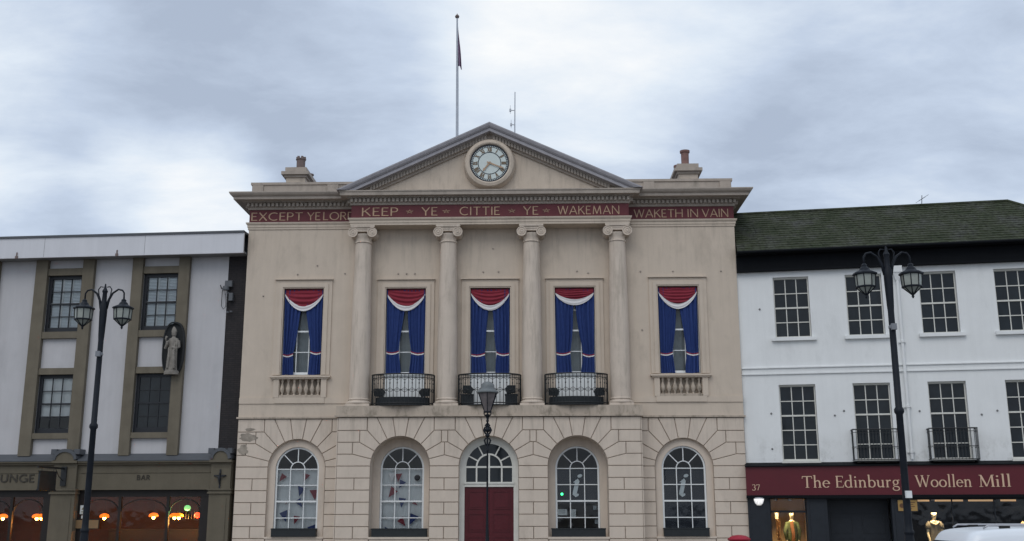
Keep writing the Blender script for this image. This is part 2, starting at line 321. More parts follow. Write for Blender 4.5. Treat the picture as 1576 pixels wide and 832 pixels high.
def tag(o, label, cat, group=None, kind=None):
    if label: o['label'] = label
    if cat: o['category'] = cat
    if group: o['group'] = group
    if kind: o['kind'] = kind
    return o
def empty(name, loc=(0,0,0), rz=0.0):
    e = bpy.data.objects.new(name, None); C.objects.link(e); e.location = loc; e.rotation_euler = (0, 0, rz); e.empty_display_size = 0.2
    return e
def copy_tree(o, parent=None):
    c = o.copy(); C.objects.link(c)
    if parent is not None: c.parent = parent
    for ch in [q for q in bpy.data.objects if q.parent == o]: copy_tree(ch, c)
    return c

def wall(m, x0, x1, z0, z1, holes, y, depth, mi=0, back=None):
    xs = sorted({x0, x1, *[h[0] for h in holes], *[h[1] for h in holes]}); zs = sorted({z0, z1, *[h[2] for h in holes], *[h[3] for h in holes]})
    for i in range(len(xs)-1):
        for j in range(len(zs)-1):
            cx, cz = (xs[i]+xs[i+1])/2, (zs[j]+zs[j+1])/2
            if any(h[0] < cx < h[1] and h[2] < cz < h[3] for h in holes): continue
            m.quad((xs[i],y,zs[j]),(xs[i+1],y,zs[j]),(xs[i+1],y,zs[j+1]),(xs[i],y,zs[j+1]), mi)
    for a, b, c, d in holes:
        m.quad((a,y,c),(a,y,d),(a,y+depth,d),(a,y+depth,c), mi); m.quad((b,y,c),(b,y+depth,c),(b,y+depth,d),(b,y,d), mi)
        m.quad((a,y,d),(b,y,d),(b,y+depth,d),(a,y+depth,d), mi); m.quad((a,y,c),(a,y+depth,c),(b,y+depth,c),(b,y,c), mi)

# ------------------------------------------------------------------ lettering: every glyph is drawn from strokes
def arc(cx, cz, rx, rz, a0, a1, n=14): return [(cx+rx*cos(radians(a0+(a1-a0)*i/n)), cz+rz*sin(radians(a0+(a1-a0)*i/n))) for i in range(n+1)]
t_ = .105
CAPS = {
 'A': (.80, [([(.02,0),(.40,1)], t_*.8), ([(.78,0),(.40,1)], t_), ([(.16,.33),(.64,.33)], t_*.8)]),
 'B': (.58, [([(.05,0),(.05,1)], t_), ([(.05,.955)]+arc(.28,.745,.22,.21,90,-90)+[(.05,.535)], t_*.85), ([(.05,.535)]+arc(.30,.29,.25,.245,90,-90)+[(.05,.045)], t_*.85)]),
 'C': (.80, [(arc(.46,.5,.42,.46,50,310,22), t_)]),
 'D': (.82, [([(.05,0),(.05,1)], t_), ([(.05,.955)]+arc(.30,.5,.45,.455,90,-90,20)+[(.05,.045)], t_)]),
 'E': (.52, [([(.05,0),(.05,1)], t_), ([(.05,.955),(.49,.955)], t_*.85), ([(.05,.52),(.42,.52)], t_*.85), ([(.05,.045),(.51,.045)], t_*.85)]),
 'G': (.84, [(arc(.46,.5,.42,.46,50,330,22), t_), ([(.82,.05),(.82,.45),(.56,.45)], t_*.9)]),
 'H': (.78, [([(.05,0),(.05,1)], t_), ([(.72,0),(.72,1)], t_), ([(.05,.52),(.72,.52)], t_*.85)]),
 'I': (.14, [([(.06,0),(.06,1)], t_)]),
 'K': (.66, [([(.05,0),(.05,1)], t_), ([(.08,.46),(.58,1)], t_*.8), ([(.22,.60),(.64,0)], t_)]),
 'L': (.50, [([(.05,0),(.05,1)], t_), ([(.05,.045),(.48,.045)], t_*.85)]),
 'M': (.98, [([(.10,0),(.18,1)], t_*.85), ([(.18,1),(.49,.06)], t_), ([(.49,.06),(.80,1)], t_*.85), ([(.80,1),(.90,0)], t_)]),
 'N': (.80, [([(.06,0),(.06,1)], t_*.85), ([(.06,1),(.74,0)], t_), ([(.74,0),(.74,1)], t_*.85)]),
 'O': (.92, [(arc(.46,.5,.41,.455,0,360,30), t_)]),
 'P': (.54, [([(.05,0),(.05,1)], t_), ([(.05,.955)]+arc(.28,.715,.22,.24,90,-90)+[(.05,.475)], t_*.9)]),
 'R': (.60, [([(.05,0),(.05,1)], t_), ([(.05,.955)]+arc(.28,.73,.22,.225,90,-90)+[(.05,.505)], t_*.9), ([(.28,.5),(.58,0)], t_)]),
 'T': (.68, [([(.34,0),(.34,1)], t_), ([(.02,.955),(.66,.955)], t_*.85)]),
 'U': (.74, [([(.06,1)]+arc(.37,.36,.31,.32,180,360,16)+[(.68,1)], t_)]),
 'V': (.78, [([(.02,1),(.39,.02)], t_), ([(.76,1),(.39,.02)], t_*.8)]),
 'W': (1.08, [([(.02,1),(.29,.02)], t_), ([(.29,.02),(.54,1)], t_*.8), ([(.54,1),(.79,.02)], t_), ([(.79,.02),(1.06,1)], t_*.8)]),
 'X': (.70, [([(.04,1),(.66,0)], t_*1.15), ([(.64,1),(.04,0)], t_*.85)]),
 'Y': (.70, [([(.02,1),(.35,.46)], t_), ([(.68,1),(.35,.46)], t_*.8), ([(.35,.46),(.35,0)], t_)]),
 ' ': (.34, []),
 '*': (.50, [([(.25+.25*cos(radians(90+144*i)), .46+.25*sin(radians(90+144*i))) for i in range(6)], .045)]),
}
def warc(cx, cz, rx, rz, a0, a1, thick, thin, n=18):
    pts = arc(cx, cz, rx, rz, a0, a1, n)
    return (pts, [thin+(thick-thin)*abs(cos(radians(a0+(a1-a0)*i/n))) for i in range(n+1)])
def stm(x, z0, z1, sb=.1, st=.1, w=.12, left_only=False):
    r = [([(x, z0), (x, z1)], w)]
    if sb: r.append(([(x-sb-.03, z0+.022), (x+sb+.03, z0+.022)], .045))
    if st: r.append(([(x-st-.03, z1-.03), (x+(0 if left_only else st+.03), z1-.015)], .05))
    return r
SER = {
 'T': (.76, stm(.38,0,1,.1,0)+[([(.04,.965),(.72,.965)], .07), ([(.05,.99),(.03,.78)], .045), ([(.71,.99),(.74,.78)], .045)]),
 'E': (.66, stm(.15,0,1,.08,.08)+[([(.15,.97),(.58,.97)], .055), ([(.57,.99),(.58,.80)], .045), ([(.15,.52),(.46,.52)], .05), ([(.46,.62),(.46,.42)], .04), ([(.15,.03),(.60,.03)], .055), ([(.59,.02),(.64,.22)], .045)]),
 'W': (1.18, [([(.10,.98),(.38,.02)], .12), ([(.38,.02),(.60,.95)], .055), ([(.56,.98),(.84,.02)], .12), ([(.84,.02),(1.08,.98)], .055), ([(0,.98),(.22,.98)], .045), ([(.46,.98),(.68,.98)], .045), ([(.98,.98),(1.18,.98)], .045)]),
 'M': (1.02, [([(.14,0),(.18,.98)], .055), ([(.16,.98),(.50,.04)], .115), ([(.50,.04),(.84,.98)], .05), ([(.86,.98),(.90,0)], .12), ([(.03,.022),(.26,.022)], .045), ([(.78,.022),(1.02,.022)], .045), ([(.04,.978),(.20,.978)], .045), ([(.82,.978),(1.0,.978)], .045)]),
 'h': (.66, stm(.15,0,1.08,.08,.08,.11,True)+[([(.15,.42),(.24,.56),(.36,.61),(.46,.56),(.50,.42),(.50,0)], [.05,.06,.075,.1,.11,.11]), ([(.38,.022),(.62,.022)], .045)]),
 'n': (.66, stm(.15,0,.63,.08,.08,.11,True)+[([(.15,.42),(.24,.56),(.36,.61),(.46,.56),(.50,.42),(.50,0)], [.05,.06,.075,.1,.11,.11]), ([(.38,.022),(.62,.022)], .045)]),
 'i': (.32, stm(.16,0,.63,.08,.08,.11,True)+[(arc(.15,.88,.035,.035,0,360,10), .07)]),
 'l': (.32, stm(.16,0,1.08,.08,.08,.11,True)),
 'd': (.66, stm(.50,0,1.08,0,.08,.11,True)+[([(.50,.022),(.63,.04)], .05), warc(.29,.31,.22,.30,60,300,.11,.05), ([(.40,.57),(.50,.52)], .05), ([(.40,.05),(.50,.12)], .05)]),
 'b': (.64, stm(.14,.02,1.08,0,.08,.11,True)+[warc(.34,.31,.23,.30,-150,150,.11,.05)]),
 'u': (.66, [([(.14,.61),(.14,.20),(.19,.07),(.29,.03),(.40,.07),(.49,.18)], [.11,.11,.1,.075,.06,.05]), ([(.03,.60),(.14,.61)], .05), ([(.49,.63),(.49,0)], .11), ([(.38,.60),(.49,.61)], .05), ([(.49,.022),(.62,.04)], .05)]),
 'r': (.46, stm(.14,0,.63,.08,.08,.11,True)+[([(.14,.42),(.22,.54),(.31,.60),(.40,.57)], [.05,.06,.09,.11])]),
 'e': (.54, [warc(.28,.31,.22,.29,0,318,.11,.045,22), ([(.07,.35),(.49,.35)], .045)]),
 'o': (.62, [warc(.31,.31,.245,.29,0,360,.115,.05,28)]),
 'g': (.60, [warc(.27,.42,.17,.19,0,360,.095,.045,24), ([(.38,.55),(.46,.61),(.56,.60)], [.05,.06,.07]), ([(.17,.27),(.10,.17),(.16,.09),(.38,.06),(.50,.0)], [.04,.05,.07,.09,.09]), warc(.29,-.11,.23,.16,40,-220,.08,.05,22)]),
 ' ': (.30, []),
 '3': (.52, [warc(.24,.40,.19,.20,150,-80,.09,.05), warc(.24,-.02,.22,.24,80,-150,.10,.05)]),
 '7': (.54, [([(.06,.57),(.50,.57)], .07), ([(.48,.58),(.22,-.25)], [.05,.09]), ([(.06,.58),(.05,.44)], .045)]),
}
def stroke(m, pts, w, tf, y, dep, k):
    n = len(pts); ws = w if isinstance(w, list) else [w]*n
    closed = n > 3 and abs(pts[0][0]-pts[-1][0]) < 1e-6 and abs(pts[0][1]-pts[-1][1]) < 1e-6
    Lp, Rp = [], []
    for i in range(n):
        if closed: a, b = pts[i-1 if i > 0 else n-2], pts[i+1 if i < n-1 else 1]
        else: a, b = pts[max(i-1, 0)], pts[min(i+1, n-1)]
        d = Vector((b[0]-a[0], b[1]-a[1])); d = d.normalized() if d.length > 1e-9 else Vector((1, 0)); nn = Vector((-d.y, d.x))
        s_ = 1.0
        if 0 < i < n-1:
            e1 = Vector((pts[i][0]-pts[i-1][0], pts[i][1]-pts[i-1][1])).normalized(); s_ = 1/max(0.5, abs(e1.dot(d)))
        Lp.append((pts[i][0]+nn.x*ws[i]/2*s_, pts[i][1]+nn.y*ws[i]/2*s_)); Rp.append((pts[i][0]-nn.x*ws[i]/2*s_, pts[i][1]-nn.y*ws[i]/2*s_))
    yf = y - dep - 0.0007*k
    vs = [(*tf(p),) for p in Lp] + [(*tf(p),) for p in Rp]
    vs = [(x, yf, z) for x, z in vs] + [(x, y+0.002, z) for x, z in vs]
    fs = []
    for i in range(n-1):
        fs += [(i, i+1, n+i+1, n+i), (i, 2*n+i, 2*n+i+1, i+1), (n+i, n+i+1, 3*n+i+1, 3*n+i)]
    if not closed: fs += [(0, n, 3*n, 2*n), (n-1, 3*n-1, 4*n-1, 2*n-1)]
    m.add(vs, fs)
def text(m, s, font, x0, x1, z, h, y, dep=0.012, gap=.12, wscale=1.0):
    adv = sum(font[c][0] for c in s) + gap*(len(s)-1)
    sx = (x1-x0)/adv if x1 is not None else h
    x = x0; k = 0
    for c in s:
        a, strokes = font[c]
        for pts, w in strokes:
            w2 = [q*wscale for q in w] if isinstance(w, list) else w*wscale
            stroke(m, pts, w2, (lambda p, x=x: (x+p[0]*sx, z+p[1]*h)), y, dep, k % 6); k += 1
        x += (a+gap)*sx
    return x

K['cctvlight'] = mat('grey box plastic', (0.2, 0.21, 0.23), .6, .1, 8)
# =================================================================== GROUND
g = MB(); g.box(-300, 300, -300, 300, -0.5, -0.12); tag(g.build('road', K['asphalt']), 'dark asphalt road and ground of the market place', None, kind='structure')
g = MB(); g.box(-60, 60, -7.0, 30, -0.3, 0.0); tag(g.build('pavement', K['flags']), 'flagstone pavement along the building fronts', None, kind='structure')
g = MB(); g.box(-60, 60, -7.16, -7.002, -0.3, 0.004); tag(g.build('kerb', K['kerb']), 'stone kerb of the pavement', None, kind='structure')
g = MB(); g.box(-60, 60, -90, -13.0, -0.3, 0.0); tag(g.build('market_square', K['setts']), 'stone sett paving of the market square', None, kind='structure')

# =================================================================== TOWN HALL
hall = tag(empty('town_hall'), 'cream classical town hall with four columns, pediment clock and maroon inscription', 'town hall')
YC = 0.10          # upper wall between the columns
YP = -0.60         # front of the projecting ground storey
YE = -0.50         # front of the central entablature
BX = (-6.64, -3.0, 0.0, 3.0, 6.64)
UP = [(x-.71, x+.71, 6.36, 9.46) for x in BX]
# ---- upper walls
m = MB()
wall(m, -8.75, -4.55, 5.57, 11.66, [UP[0], (-7.36,-5.92,5.66,6.24)], 0.0, 0.22)
wall(m, 4.55, 8.75, 5.57, 11.66, [UP[4], (5.92,7.36,5.66,6.24)], 0.0, 0.22)
m.quad((-4.55,0,5.2),(-4.55,YC,5.2),(-4.55,YC,11.66),(-4.55,0,11.66)); m.quad((4.55,0,5.2),(4.55,YC,5.2),(4.55,YC,11.66),(4.55,0,11.66))
wall(m, -4.55, 4.55, 5.20, 11.66, [(x0,x1,5.26,z1) for x0,x1,z0,z1 in UP[1:4]], YC, 0.20)
m.quad((-8.75,0,0),(-8.75,10,0),(-8.75,10,12.6),(-8.75,0,12.6)); m.quad((8.75,0,0),(8.75,10,0),(8.75,10,12.6),(8.75,0,12.6)); m.quad((-8.75,10,0),(8.75,10,0),(8.75,10,12.6),(-8.75,10,12.6))
# pedestal band and string on the wings (string 5.35-5.57 stands proud; a vertical break marks the window bay)
for s in (-1, 1):
    a, b = sorted((s*4.56, s*8.75))
    m.box(a, b, -0.05, 0.3, 5.36, 5.57); m.box(a, b, -0.02, 0.3, 4.90, 5.36)
    a, b = sorted((s*(6.64-.87), s*(6.64+.87))); m.box(a, b, -0.075, 0.0, 5.37, 5.565)
m.build('upper_wall', K['stucco'], hall)
# back wall of the baluster recesses
for s in (-1, 1):
    m = MB(); m.box(s*6.64-.74, s*6.64+.74, 0.16, 0.26, 5.6, 6.26); m.build('recess_wall', K['ledge'], hall)

# ---- rusticated ground storey
LV = [0.0, 0.38] + [0.80+0.398*k for k in range(0, 10)]   # 0.80 .. 4.38
TOP = 4.83
def shrink(poly, d):
    n = len(poly); A = sum(poly[i][0]*poly[(i+1) % n][1]-poly[(i+1) % n][0]*poly[i][1] for i in range(n))
    sg = 1 if A > 0 else -1; out_ = []
    for i in range(n):
        p0, p1, p2 = Vector(poly[i-1]), Vector(poly[i]), Vector(poly[(i+1) % n])
        e1 = (p1-p0).normalized(); e2 = (p2-p1).normalized()
        n1 = Vector((-e1.y, e1.x))*sg; n2 = Vector((-e2.y, e2.x))*sg
        bis = n1+n2
        bis = bis/ max(0.35, bis.dot(n1)) if bis.length > 1e-6 else n1
        out_.append(tuple(p1+bis*d))
    return out_
blk = MB(); bck = MB()
def block(poly, y):
    pts = []
    for p in poly:
        if not pts or (abs(p[0]-pts[-1][0])+abs(p[1]-pts[-1][1])) > 0.004: pts.append(p)
    if abs(pts[0][0]-pts[-1][0])+abs(pts[0][1]-pts[-1][1]) < 0.004: pts.pop()
    if len(pts) < 3: return
    blk.prism(shrink(pts, 0.007), y-0.035, y+0.002, 0, shrink(pts, 0.0185))
ANG = [9.5, 26.5, 43.5, 60, 76]
def bay(xc, cz, r, wl, wr, y, depth, z_open=0.0, pier=(0, 0)):
    # pier: 1 = this bay draws the blocks that straddle the pier, 2 = the neighbour draws them
    lev = {2: LV[11], 3: LV[10], 4: LV[9]}     # joints C, D, E end on these levels
    def P(a, rr=None): return (sin(radians(a))*r, cz+cos(radians(a))*r)
    def arcp(a0, a1): return [P(a0+(a1-a0)*i/6) for i in range(7)]
    def ray(a, z): return (math.tan(radians(a))*(z-cz), z)
    # keystone
    k0, k1 = ANG[0], ANG[0]
    key = [(-P(k0)[0], P(k0)[1])] + [(-p[0], p[1]) for p in arcp(k0, 0)][1:] + arcp(0, k0)[1:] + [ray(k0, TOP), (-ray(k0, TOP)[0], TOP)]
    block([(xc+p[0], p[1]) for p in key], y)
    for sg, w in ((-1, wl), (1, wr)):
        def put(poly): block([(xc+sg*p[0], p[1]) for p in poly], y)
        pr = pier[0 if sg < 0 else 1]
        def span(poly):        # block that runs up to the pier's middle line; straddles it where the pier is shared
            if pr == 2: return
            if pr == 1: poly = [p for p in poly if p[0] < w-1e-4]; poly = poly + [(2*w-p[0], p[1]) for p in poly[::-1]]
            put(poly)
        put(arcp(ANG[0], ANG[1]) + [ray(ANG[1], TOP), ray(ANG[0], TOP)])
        oc, od, oe = ray(ANG[2], lev[2]), ray(ANG[3], lev[3]), ray(ANG[4], lev[4])
        put(arcp(ANG[1], ANG[2]) + [oc, (oc[0], TOP), ray(ANG[1], TOP)])
        if w-oc[0] > .06: span([(oc[0], TOP), oc] if pr == 1 else [oc, (w, lev[2]), (w, TOP), (oc[0], TOP)])
        # C-D
        if od[0] > w: od = (w, cz+w/math.tan(radians(ANG[3])))
        put(arcp(ANG[2], ANG[3]) + [od, (od[0], lev[2]), oc])
        if w-od[0] > .06: span([(od[0], lev[2]), od] if pr == 1 else [od, (w, lev[3]), (w, lev[2]), (od[0], lev[2])])
        # D-E
        if oe[0] > w: oe = (w, cz+w/math.tan(radians(ANG[4])))
        if od[0] < oe[0]:
            q = min(od[0]+.22, oe[0]) if oe[0] < w else oe[0]
            put(arcp(ANG[3], ANG[4]) + [oe] + ([(oe[0], lev[3])] if od[0] < oe[0]-.01 else []) + [od])
            if w-oe[0] > .06: put([oe, (w, lev[4]), (w, lev[3]), (oe[0], lev[3])])
        else: put(arcp(ANG[3], ANG[4]) + [oe, od])
        # E - springing course
        zs = LV[8]
        low = arcp(ANG[4], 90); low = [p for p in low if p[1] > max(zs, cz)+.01]
        es = [(r, zs)] + ([(r, cz)] if cz > zs+.01 else []) + low[::-1] + [P(ANG[4]), oe] + ([(w, lev[4])] if oe[0] < w-.01 else []) + [(w, zs)]
        if pr == 1: put(es[:-1] + [(2*w-p[0], p[1]) for p in es[:-2][::-1]])
        elif pr == 0: put(es)
        # plain courses below
        for k in range(len(LV)-1):
            z0, z1 = LV[k], LV[k+1]
            if z1 > zs+.01 or z0 < z_open-1e-6: continue
            if pr: 
                if k % 2 == 0: put([(r,z0),(w,z0),(w,z1),(r,z1)])
                elif pr == 1: put([(r,z0),(2*w-r,z0),(2*w-r,z1),(r,z1)])
            elif w-r < .6: put([(r,z0),(w,z0),(w,z1),(r,z1)])
            elif k % 2 == 0:
                xm = r+(w-r)*.47; put([(r,z0),(xm,z0),(xm,z1),(r,z1)]); put([(xm,z0),(w,z0),(w,z1),(xm,z1)])
            else: put([(r,z0),(w,z0),(w,z1),(r,z1)])
    # backing wall with the opening, and its reveal
    n = 28
    for i in range(n):
        a0, a1 = -90+180*i/n, -90+180*(i+1)/n
        p0, p1 = P(a0), P(a1)
        bck.quad((xc+p0[0],y,p0[1]),(xc+p1[0],y,p1[1]),(xc+p1[0],y,TOP),(xc+p0[0],y,TOP))
        blk.quad((xc+p0[0],y-.03,p0[1]),(xc+p0[0],y+depth,p0[1]),(xc+p1[0],y+depth,p1[1]),(xc+p1[0],y-.03,p1[1]))
    bck.quad((xc-wl,y,0),(xc-r,y,0),(xc-r,y,TOP),(xc-wl,y,TOP)); bck.quad((xc+r,y,0),(xc+wr,y,0),(xc+wr,y,TOP),(xc+r,y,TOP))
    zb = 0.0 if z_open == 0 and xc == 0 else 0.80
    for s in (-1, 1): blk.quad((xc+s*r,y-.03,0),(xc+s*r,y+depth,0),(xc+s*r,y+depth,cz),(xc+s*r,y-.03,cz))
    if xc != 0:
        bck.quad((xc-r,y+.002,0),(xc+r,y+.002,0),(xc+r,y+.002,.8),(xc-r,y+.002,.8)); block([(xc-r,.38),(xc+r,.38),(xc+r,.80),(xc-r,.80)], y); block([(xc-r,0),(xc+r,0),(xc+r,.38),(xc-r,.38)], y)
        blk.box(xc-r-.02, xc+r+.02, y-.06, y+depth, .795, .86)
CZ = 3.14
bay(-6.64, CZ, .985, 2.11, 1.46, 0.0, .16)
bay(6.64, CZ, .985, 1.46, 2.11, 0.0, .16)
bay(-3.0, CZ+.04, 1.0, 2.15, 1.5, YP, .62, pier=(0, 2))
bay(3.0, CZ+.04, 1.0, 1.5, 2.15, YP, .62, pier=(2, 0))
bay(0.0, CZ+.04, 1.0, 1.5, 1.5, YP, .40, pier=(1, 1))
for s in (-1, 1):
    bck.quad((s*5.15,YP,0),(s*5.15,.02,0),(s*5.15,.02,TOP),(s*5.15,YP,TOP))
    for k in range(len(LV)):                                  # returns of the projecting block
        z0, z1 = LV[k], (LV[k+1] if k < len(LV)-1 else TOP)
        blk.box(min(s*5.148, s*5.183), max(s*5.148, s*5.183), YP-.03, -.0, z0+.016, z1-.016)
    bck.quad((s*5.15,.0,0),(s*5.19,.0,0),(s*5.19,.0,TOP),(s*5.15,.0,TOP))
bck.build('ground_storey_backing', K['joint'], hall)
blk.build('rusticated_wall', K['rustic'], hall)
# worn plaque and bare stone patches on the far left blocks
m = MB()
def blob(cx, cz, rx, rz, y, seed, n=26):
    rr = random.Random(seed); ph = [rr.random()*6 for _ in range(4)]
    return [(cx+rx*cos(a)*(1+.16*sin(3*a+ph[0])+.12*sin(5*a+ph[1])+.08*sin(9*a+ph[2])), cz+rz*sin(a)*(1+.14*sin(2*a+ph[1])+.1*sin(7*a+ph[3]))) for a in [2*pi*i/n for i in range(n)]]
m.prism(blob(-8.38, 4.20, .30, .14, 0, 3), -.041, -.03); m.prism(blob(-8.52, 3.78, .17, .16, 0, 5), -.043, -.03); m.prism(blob(-8.32, 4.47, .17, .05, 0, 8), -.040, -.03)
m.build('worn_stone_patch', mat('bare dark stone', (.30,.26,.215), .9, .35, 6, .5, 24), hall)
# ---- string course / platform under the columns
m = MB()
m.box(-5.22, 5.22, YP-.07, .12, 4.86, 5.215)
m.box(-5.26, 5.26, YP-.12, .13, 4.84, 4.90); 
for s in (-1, 1):
    a, b = sorted((s*5.262, s*8.80)); m.box(a, b, -.09, .1, 4.84, 4.90)
m.build('platform_band', K['ledge'], hall)

# ---- entablature
PR = [(0,12.38),(.05,12.39),(.07,12.45),(.09,12.455),(.09,12.61),(.22,12.62),(.22,12.655),(.48,12.66),(.49,12.76),(.53,12.77),(.58,12.81),(.62,12.87),(.62,12.91),(0,12.93)]
AR = [(0,11.64),(.03,11.645),(.03,11.72),(.05,11.725),(.05,11.82),(.08,11.83),(.10,11.88),(.10,11.90),(0,11.90)]
def ent_path(y, xs, back):
    a, b = xs
    return [(a, back, -1, 0), (a, y, -1, -1), (b, y, 1, -1), (b, back, 1, 0)]
m = MB()
CX = 4.95
m.sweep(PR, [(-8.75, 4.0, -1, 0), (-8.75, 0.0, -1, -1), (-CX+.01, 0.0, 0, -1)])
m.sweep(PR, [(CX-.01, 0.0, 0, -1), (8.75, 0.0, 1, -1), (8.75, 4.0, 1, 0)])
PRC = [(d*.76, z) for d, z in [p for p in PR if p[1] < 12.77] + [(.53,12.80),(.53,12.835),(0,12.84)]]
m.sweep(PRC, [(-CX, -.001, -1, 0), (-CX, YE, -1, -1), (CX, YE, 1, -1), (CX, -.001, 1, 0)])
def dentils(m, x0, x1, y, z0=12.475, z1=12.60, step=.15, w=.085, d=.10, d0=.085):
    n = int(round((x1-x0)/step))
    for i in range(n): xx = x0+(x1-x0)*(i+.5)/n; m.box(xx-w/2, xx+w/2, y-d0-d, y-d0, z0, z1)
dentils(m, -8.85, -5.10, 0); dentils(m, 5.10, 8.85, 0); dentils(m, -5.0, 5.0, YE, d=.095, d0=.066)
for s in (-1, 1):
    for i in range(6): yy = .1+.15*i; a, b = sorted((s*(8.75+.085), s*(8.75+.185))); m.box(a, b, yy-.04, yy+.04, 12.475, 12.60)
    for i in range(3): yy = YE+.07+.15*i; a, b = sorted((s*(CX+.066), s*(CX+.16))); m.box(a, b, yy-.04, yy+.04, 12.475, 12.60)
m.build('cornice', K['cornice'], hall)
m = MB()
m.sweep(AR, [(-8.75, 4.0, -1, 0), (-8.75, 0.0, -1, -1), (-CX+.01, 0.0, 0, -1)])
m.sweep(AR, [(CX-.01, 0.0, 0, -1), (8.75, 0.0, 1, -1), (8.75, 4.0, 1, 0)])
m.sweep(AR, [(-CX, -.001, -1, 0), (-CX, YE, -1, -1), (CX, YE, 1, -1), (CX, -.001, 1, 0)])
m.quad((-CX,YE,11.64),(CX,YE,11.64),(CX,YC+.02,11.64),(-CX,YC+.02,11.64))
m.build('architrave', K['stucco'], hall)
m = MB()
m.box(-8.752, -CX+.02, 0.0, .2, 11.895, 12.385); m.box(CX-.02, 8.752, 0.0, .2, 11.895, 12.385)
m.box(-CX-.002, CX+.002, YE, .1, 11.895, 12.385)
fz = m.build('frieze', K['frieze'], hall)
def word(parent, w, font, x0, x1, z, h, y, mtl, **kw):
    mm = MB(); text(mm, w, font, x0, x1, z, h, y, **kw); return mm.build('lettering', mtl, parent)
for wd, a, b in (('EXCEPT', -8.68, -6.80), ('YE', -6.64, -6.16), ('LORD', -6.06, -4.86), ('WAKETH', 5.18, 6.93), ('IN', 7.10, 7.48), ('VAIN', 7.62, 8.56)):
    word(fz, wd, CAPS, a, b, 11.985, .30, -.001, K['gold'], gap=.12)
for wd, a, b in (('KEEP', -4.57, -3.28), ('YE', -2.43, -1.86), ('CITTIE', -1.07, .37), ('YE', 1.20, 1.74), ('WAKEMAN', 2.43, 4.62)):
    word(fz, wd, CAPS, a, b, 11.985, .31, YE-.001, K['gold'], gap=.14)
for xx in (-2.86, -1.55, .79, 2.02):
    mm = MB(); text(mm, '*', CAPS, xx-.13, xx+.13, 12.0, .30, YE-.001); mm.build('star', K['gold'], fz)
# ---- pediment
TH = radians(24.6); TS = math.tan(TH)
m = MB(); zb = 12.84; hx = CX-.02
m.prism([(-hx, zb), (hx, zb), (0, zb+hx*TS)], YE+.04, 1.0); m.build('tympanum', K['stucco'], hall)
RK = [(0,0),(.05,.01),(.07,.06),(.09,.065),(.09,.22),(.22,.23),(.22,.26),(.0,.26)]
RK2 = [(0,.262),(.47,.262),(.475,.362),(.53,.38),(.58,.42),(.62,.49),(.62,.53),(0,.55)]
m = MB(); m2 = MB(); ex = CX+.50
z_at = lambda x: 12.60 + (ex-abs(x))*TS
def rake(mm, prof, s):
    vs = []; k = len(prof)
    for x in (s*ex, 0.0):
        for d, dz in prof: vs.append((x, YE-d*.78, 12.25+(ex-abs(x))*TS+dz*1.10))
    mm.add(vs, [tuple(range(k)), tuple(range(k, 2*k))]+[(i, (i+1) % k, k+(i+1) % k, k+i) for i in range(k)])
def clip_rake(mm, prof, s):      # the raking part sits on the level cornice: cut where it would sink below it
    vs = []; k = len(prof)
    for d, dz in prof:
        x = s*min(ex, max(0, (12.25+ex*TS+dz*1.10-12.842)/TS)); vs.append((x, YE-d*.78, 12.25+(ex-abs(x))*TS+dz*1.10))
    for d, dz in prof: vs.append((0, YE-d*.78, 12.25+ex*TS+dz*1.10))
    mm.add(vs, [tuple(range(k)), tuple(range(k, 2*k))]+[(i, (i+1) % k, k+(i+1) % k, k+i) for i in range(k)])
for s in (-1, 1):
    clip_rake(m, RK, s); clip_rake(m2, RK2, s)
    n = 40
    for i in range(n):
        xx = s*(.1+(ex-1.15)*(i+.5)/n)
        z = 12.25+(ex-abs(xx))*TS
        if z+.09 < 12.86: continue
        w = .042; sl = -s*TS
        vs = []
        for yy in (YE-.165, YE-.066):
            for px, pz in ((-w,.085),(w,.085),(w,.225),(-w,.225)): vs.append((xx+px, yy, z+pz*1.1+sl*px))
        m.add(vs, [(0,1,2,3),(7,6,5,4),(0,4,5,1),(1,5,6,2),(2,6,7,3),(3,7,4,0)])
m.build('raking_cornice', K['cornice'], hall)
for s in (-1, 1):     # lead covered slope behind
    m2.quad((s*ex, YE-.0, 12.25+.60), (0, YE-.0, 12.25+ex*TS+.60), (0, 9.5, 12.25+ex*TS+.60), (s*ex, 9.5, 12.25+.60))
m2.build('pediment_roof', K['lead'], hall)
# ---- parapets and wing roofs
for s in (-1, 1):
    m = MB(); a, b = sorted((s*4.9, s*8.72)); m.box(a, b, .02, .32, 12.90, 13.40)
    a, b = sorted((s*4.88, s*8.76)); m.box(a, b, -.02, .36, 13.34, 13.43)
    for q in (8.5, 5.75): a, b = sorted((s*(q-.2), s*(q+.2))); m.box(a, b, -.015, .1, 12.9, 13.335)
    m.build('parapet', K['cornice'], hall)
m = MB(); m.box(-8.74, 8.74, .33, 9.9, 12.55, 12.95); m.build('roof', K['slate'], hall)
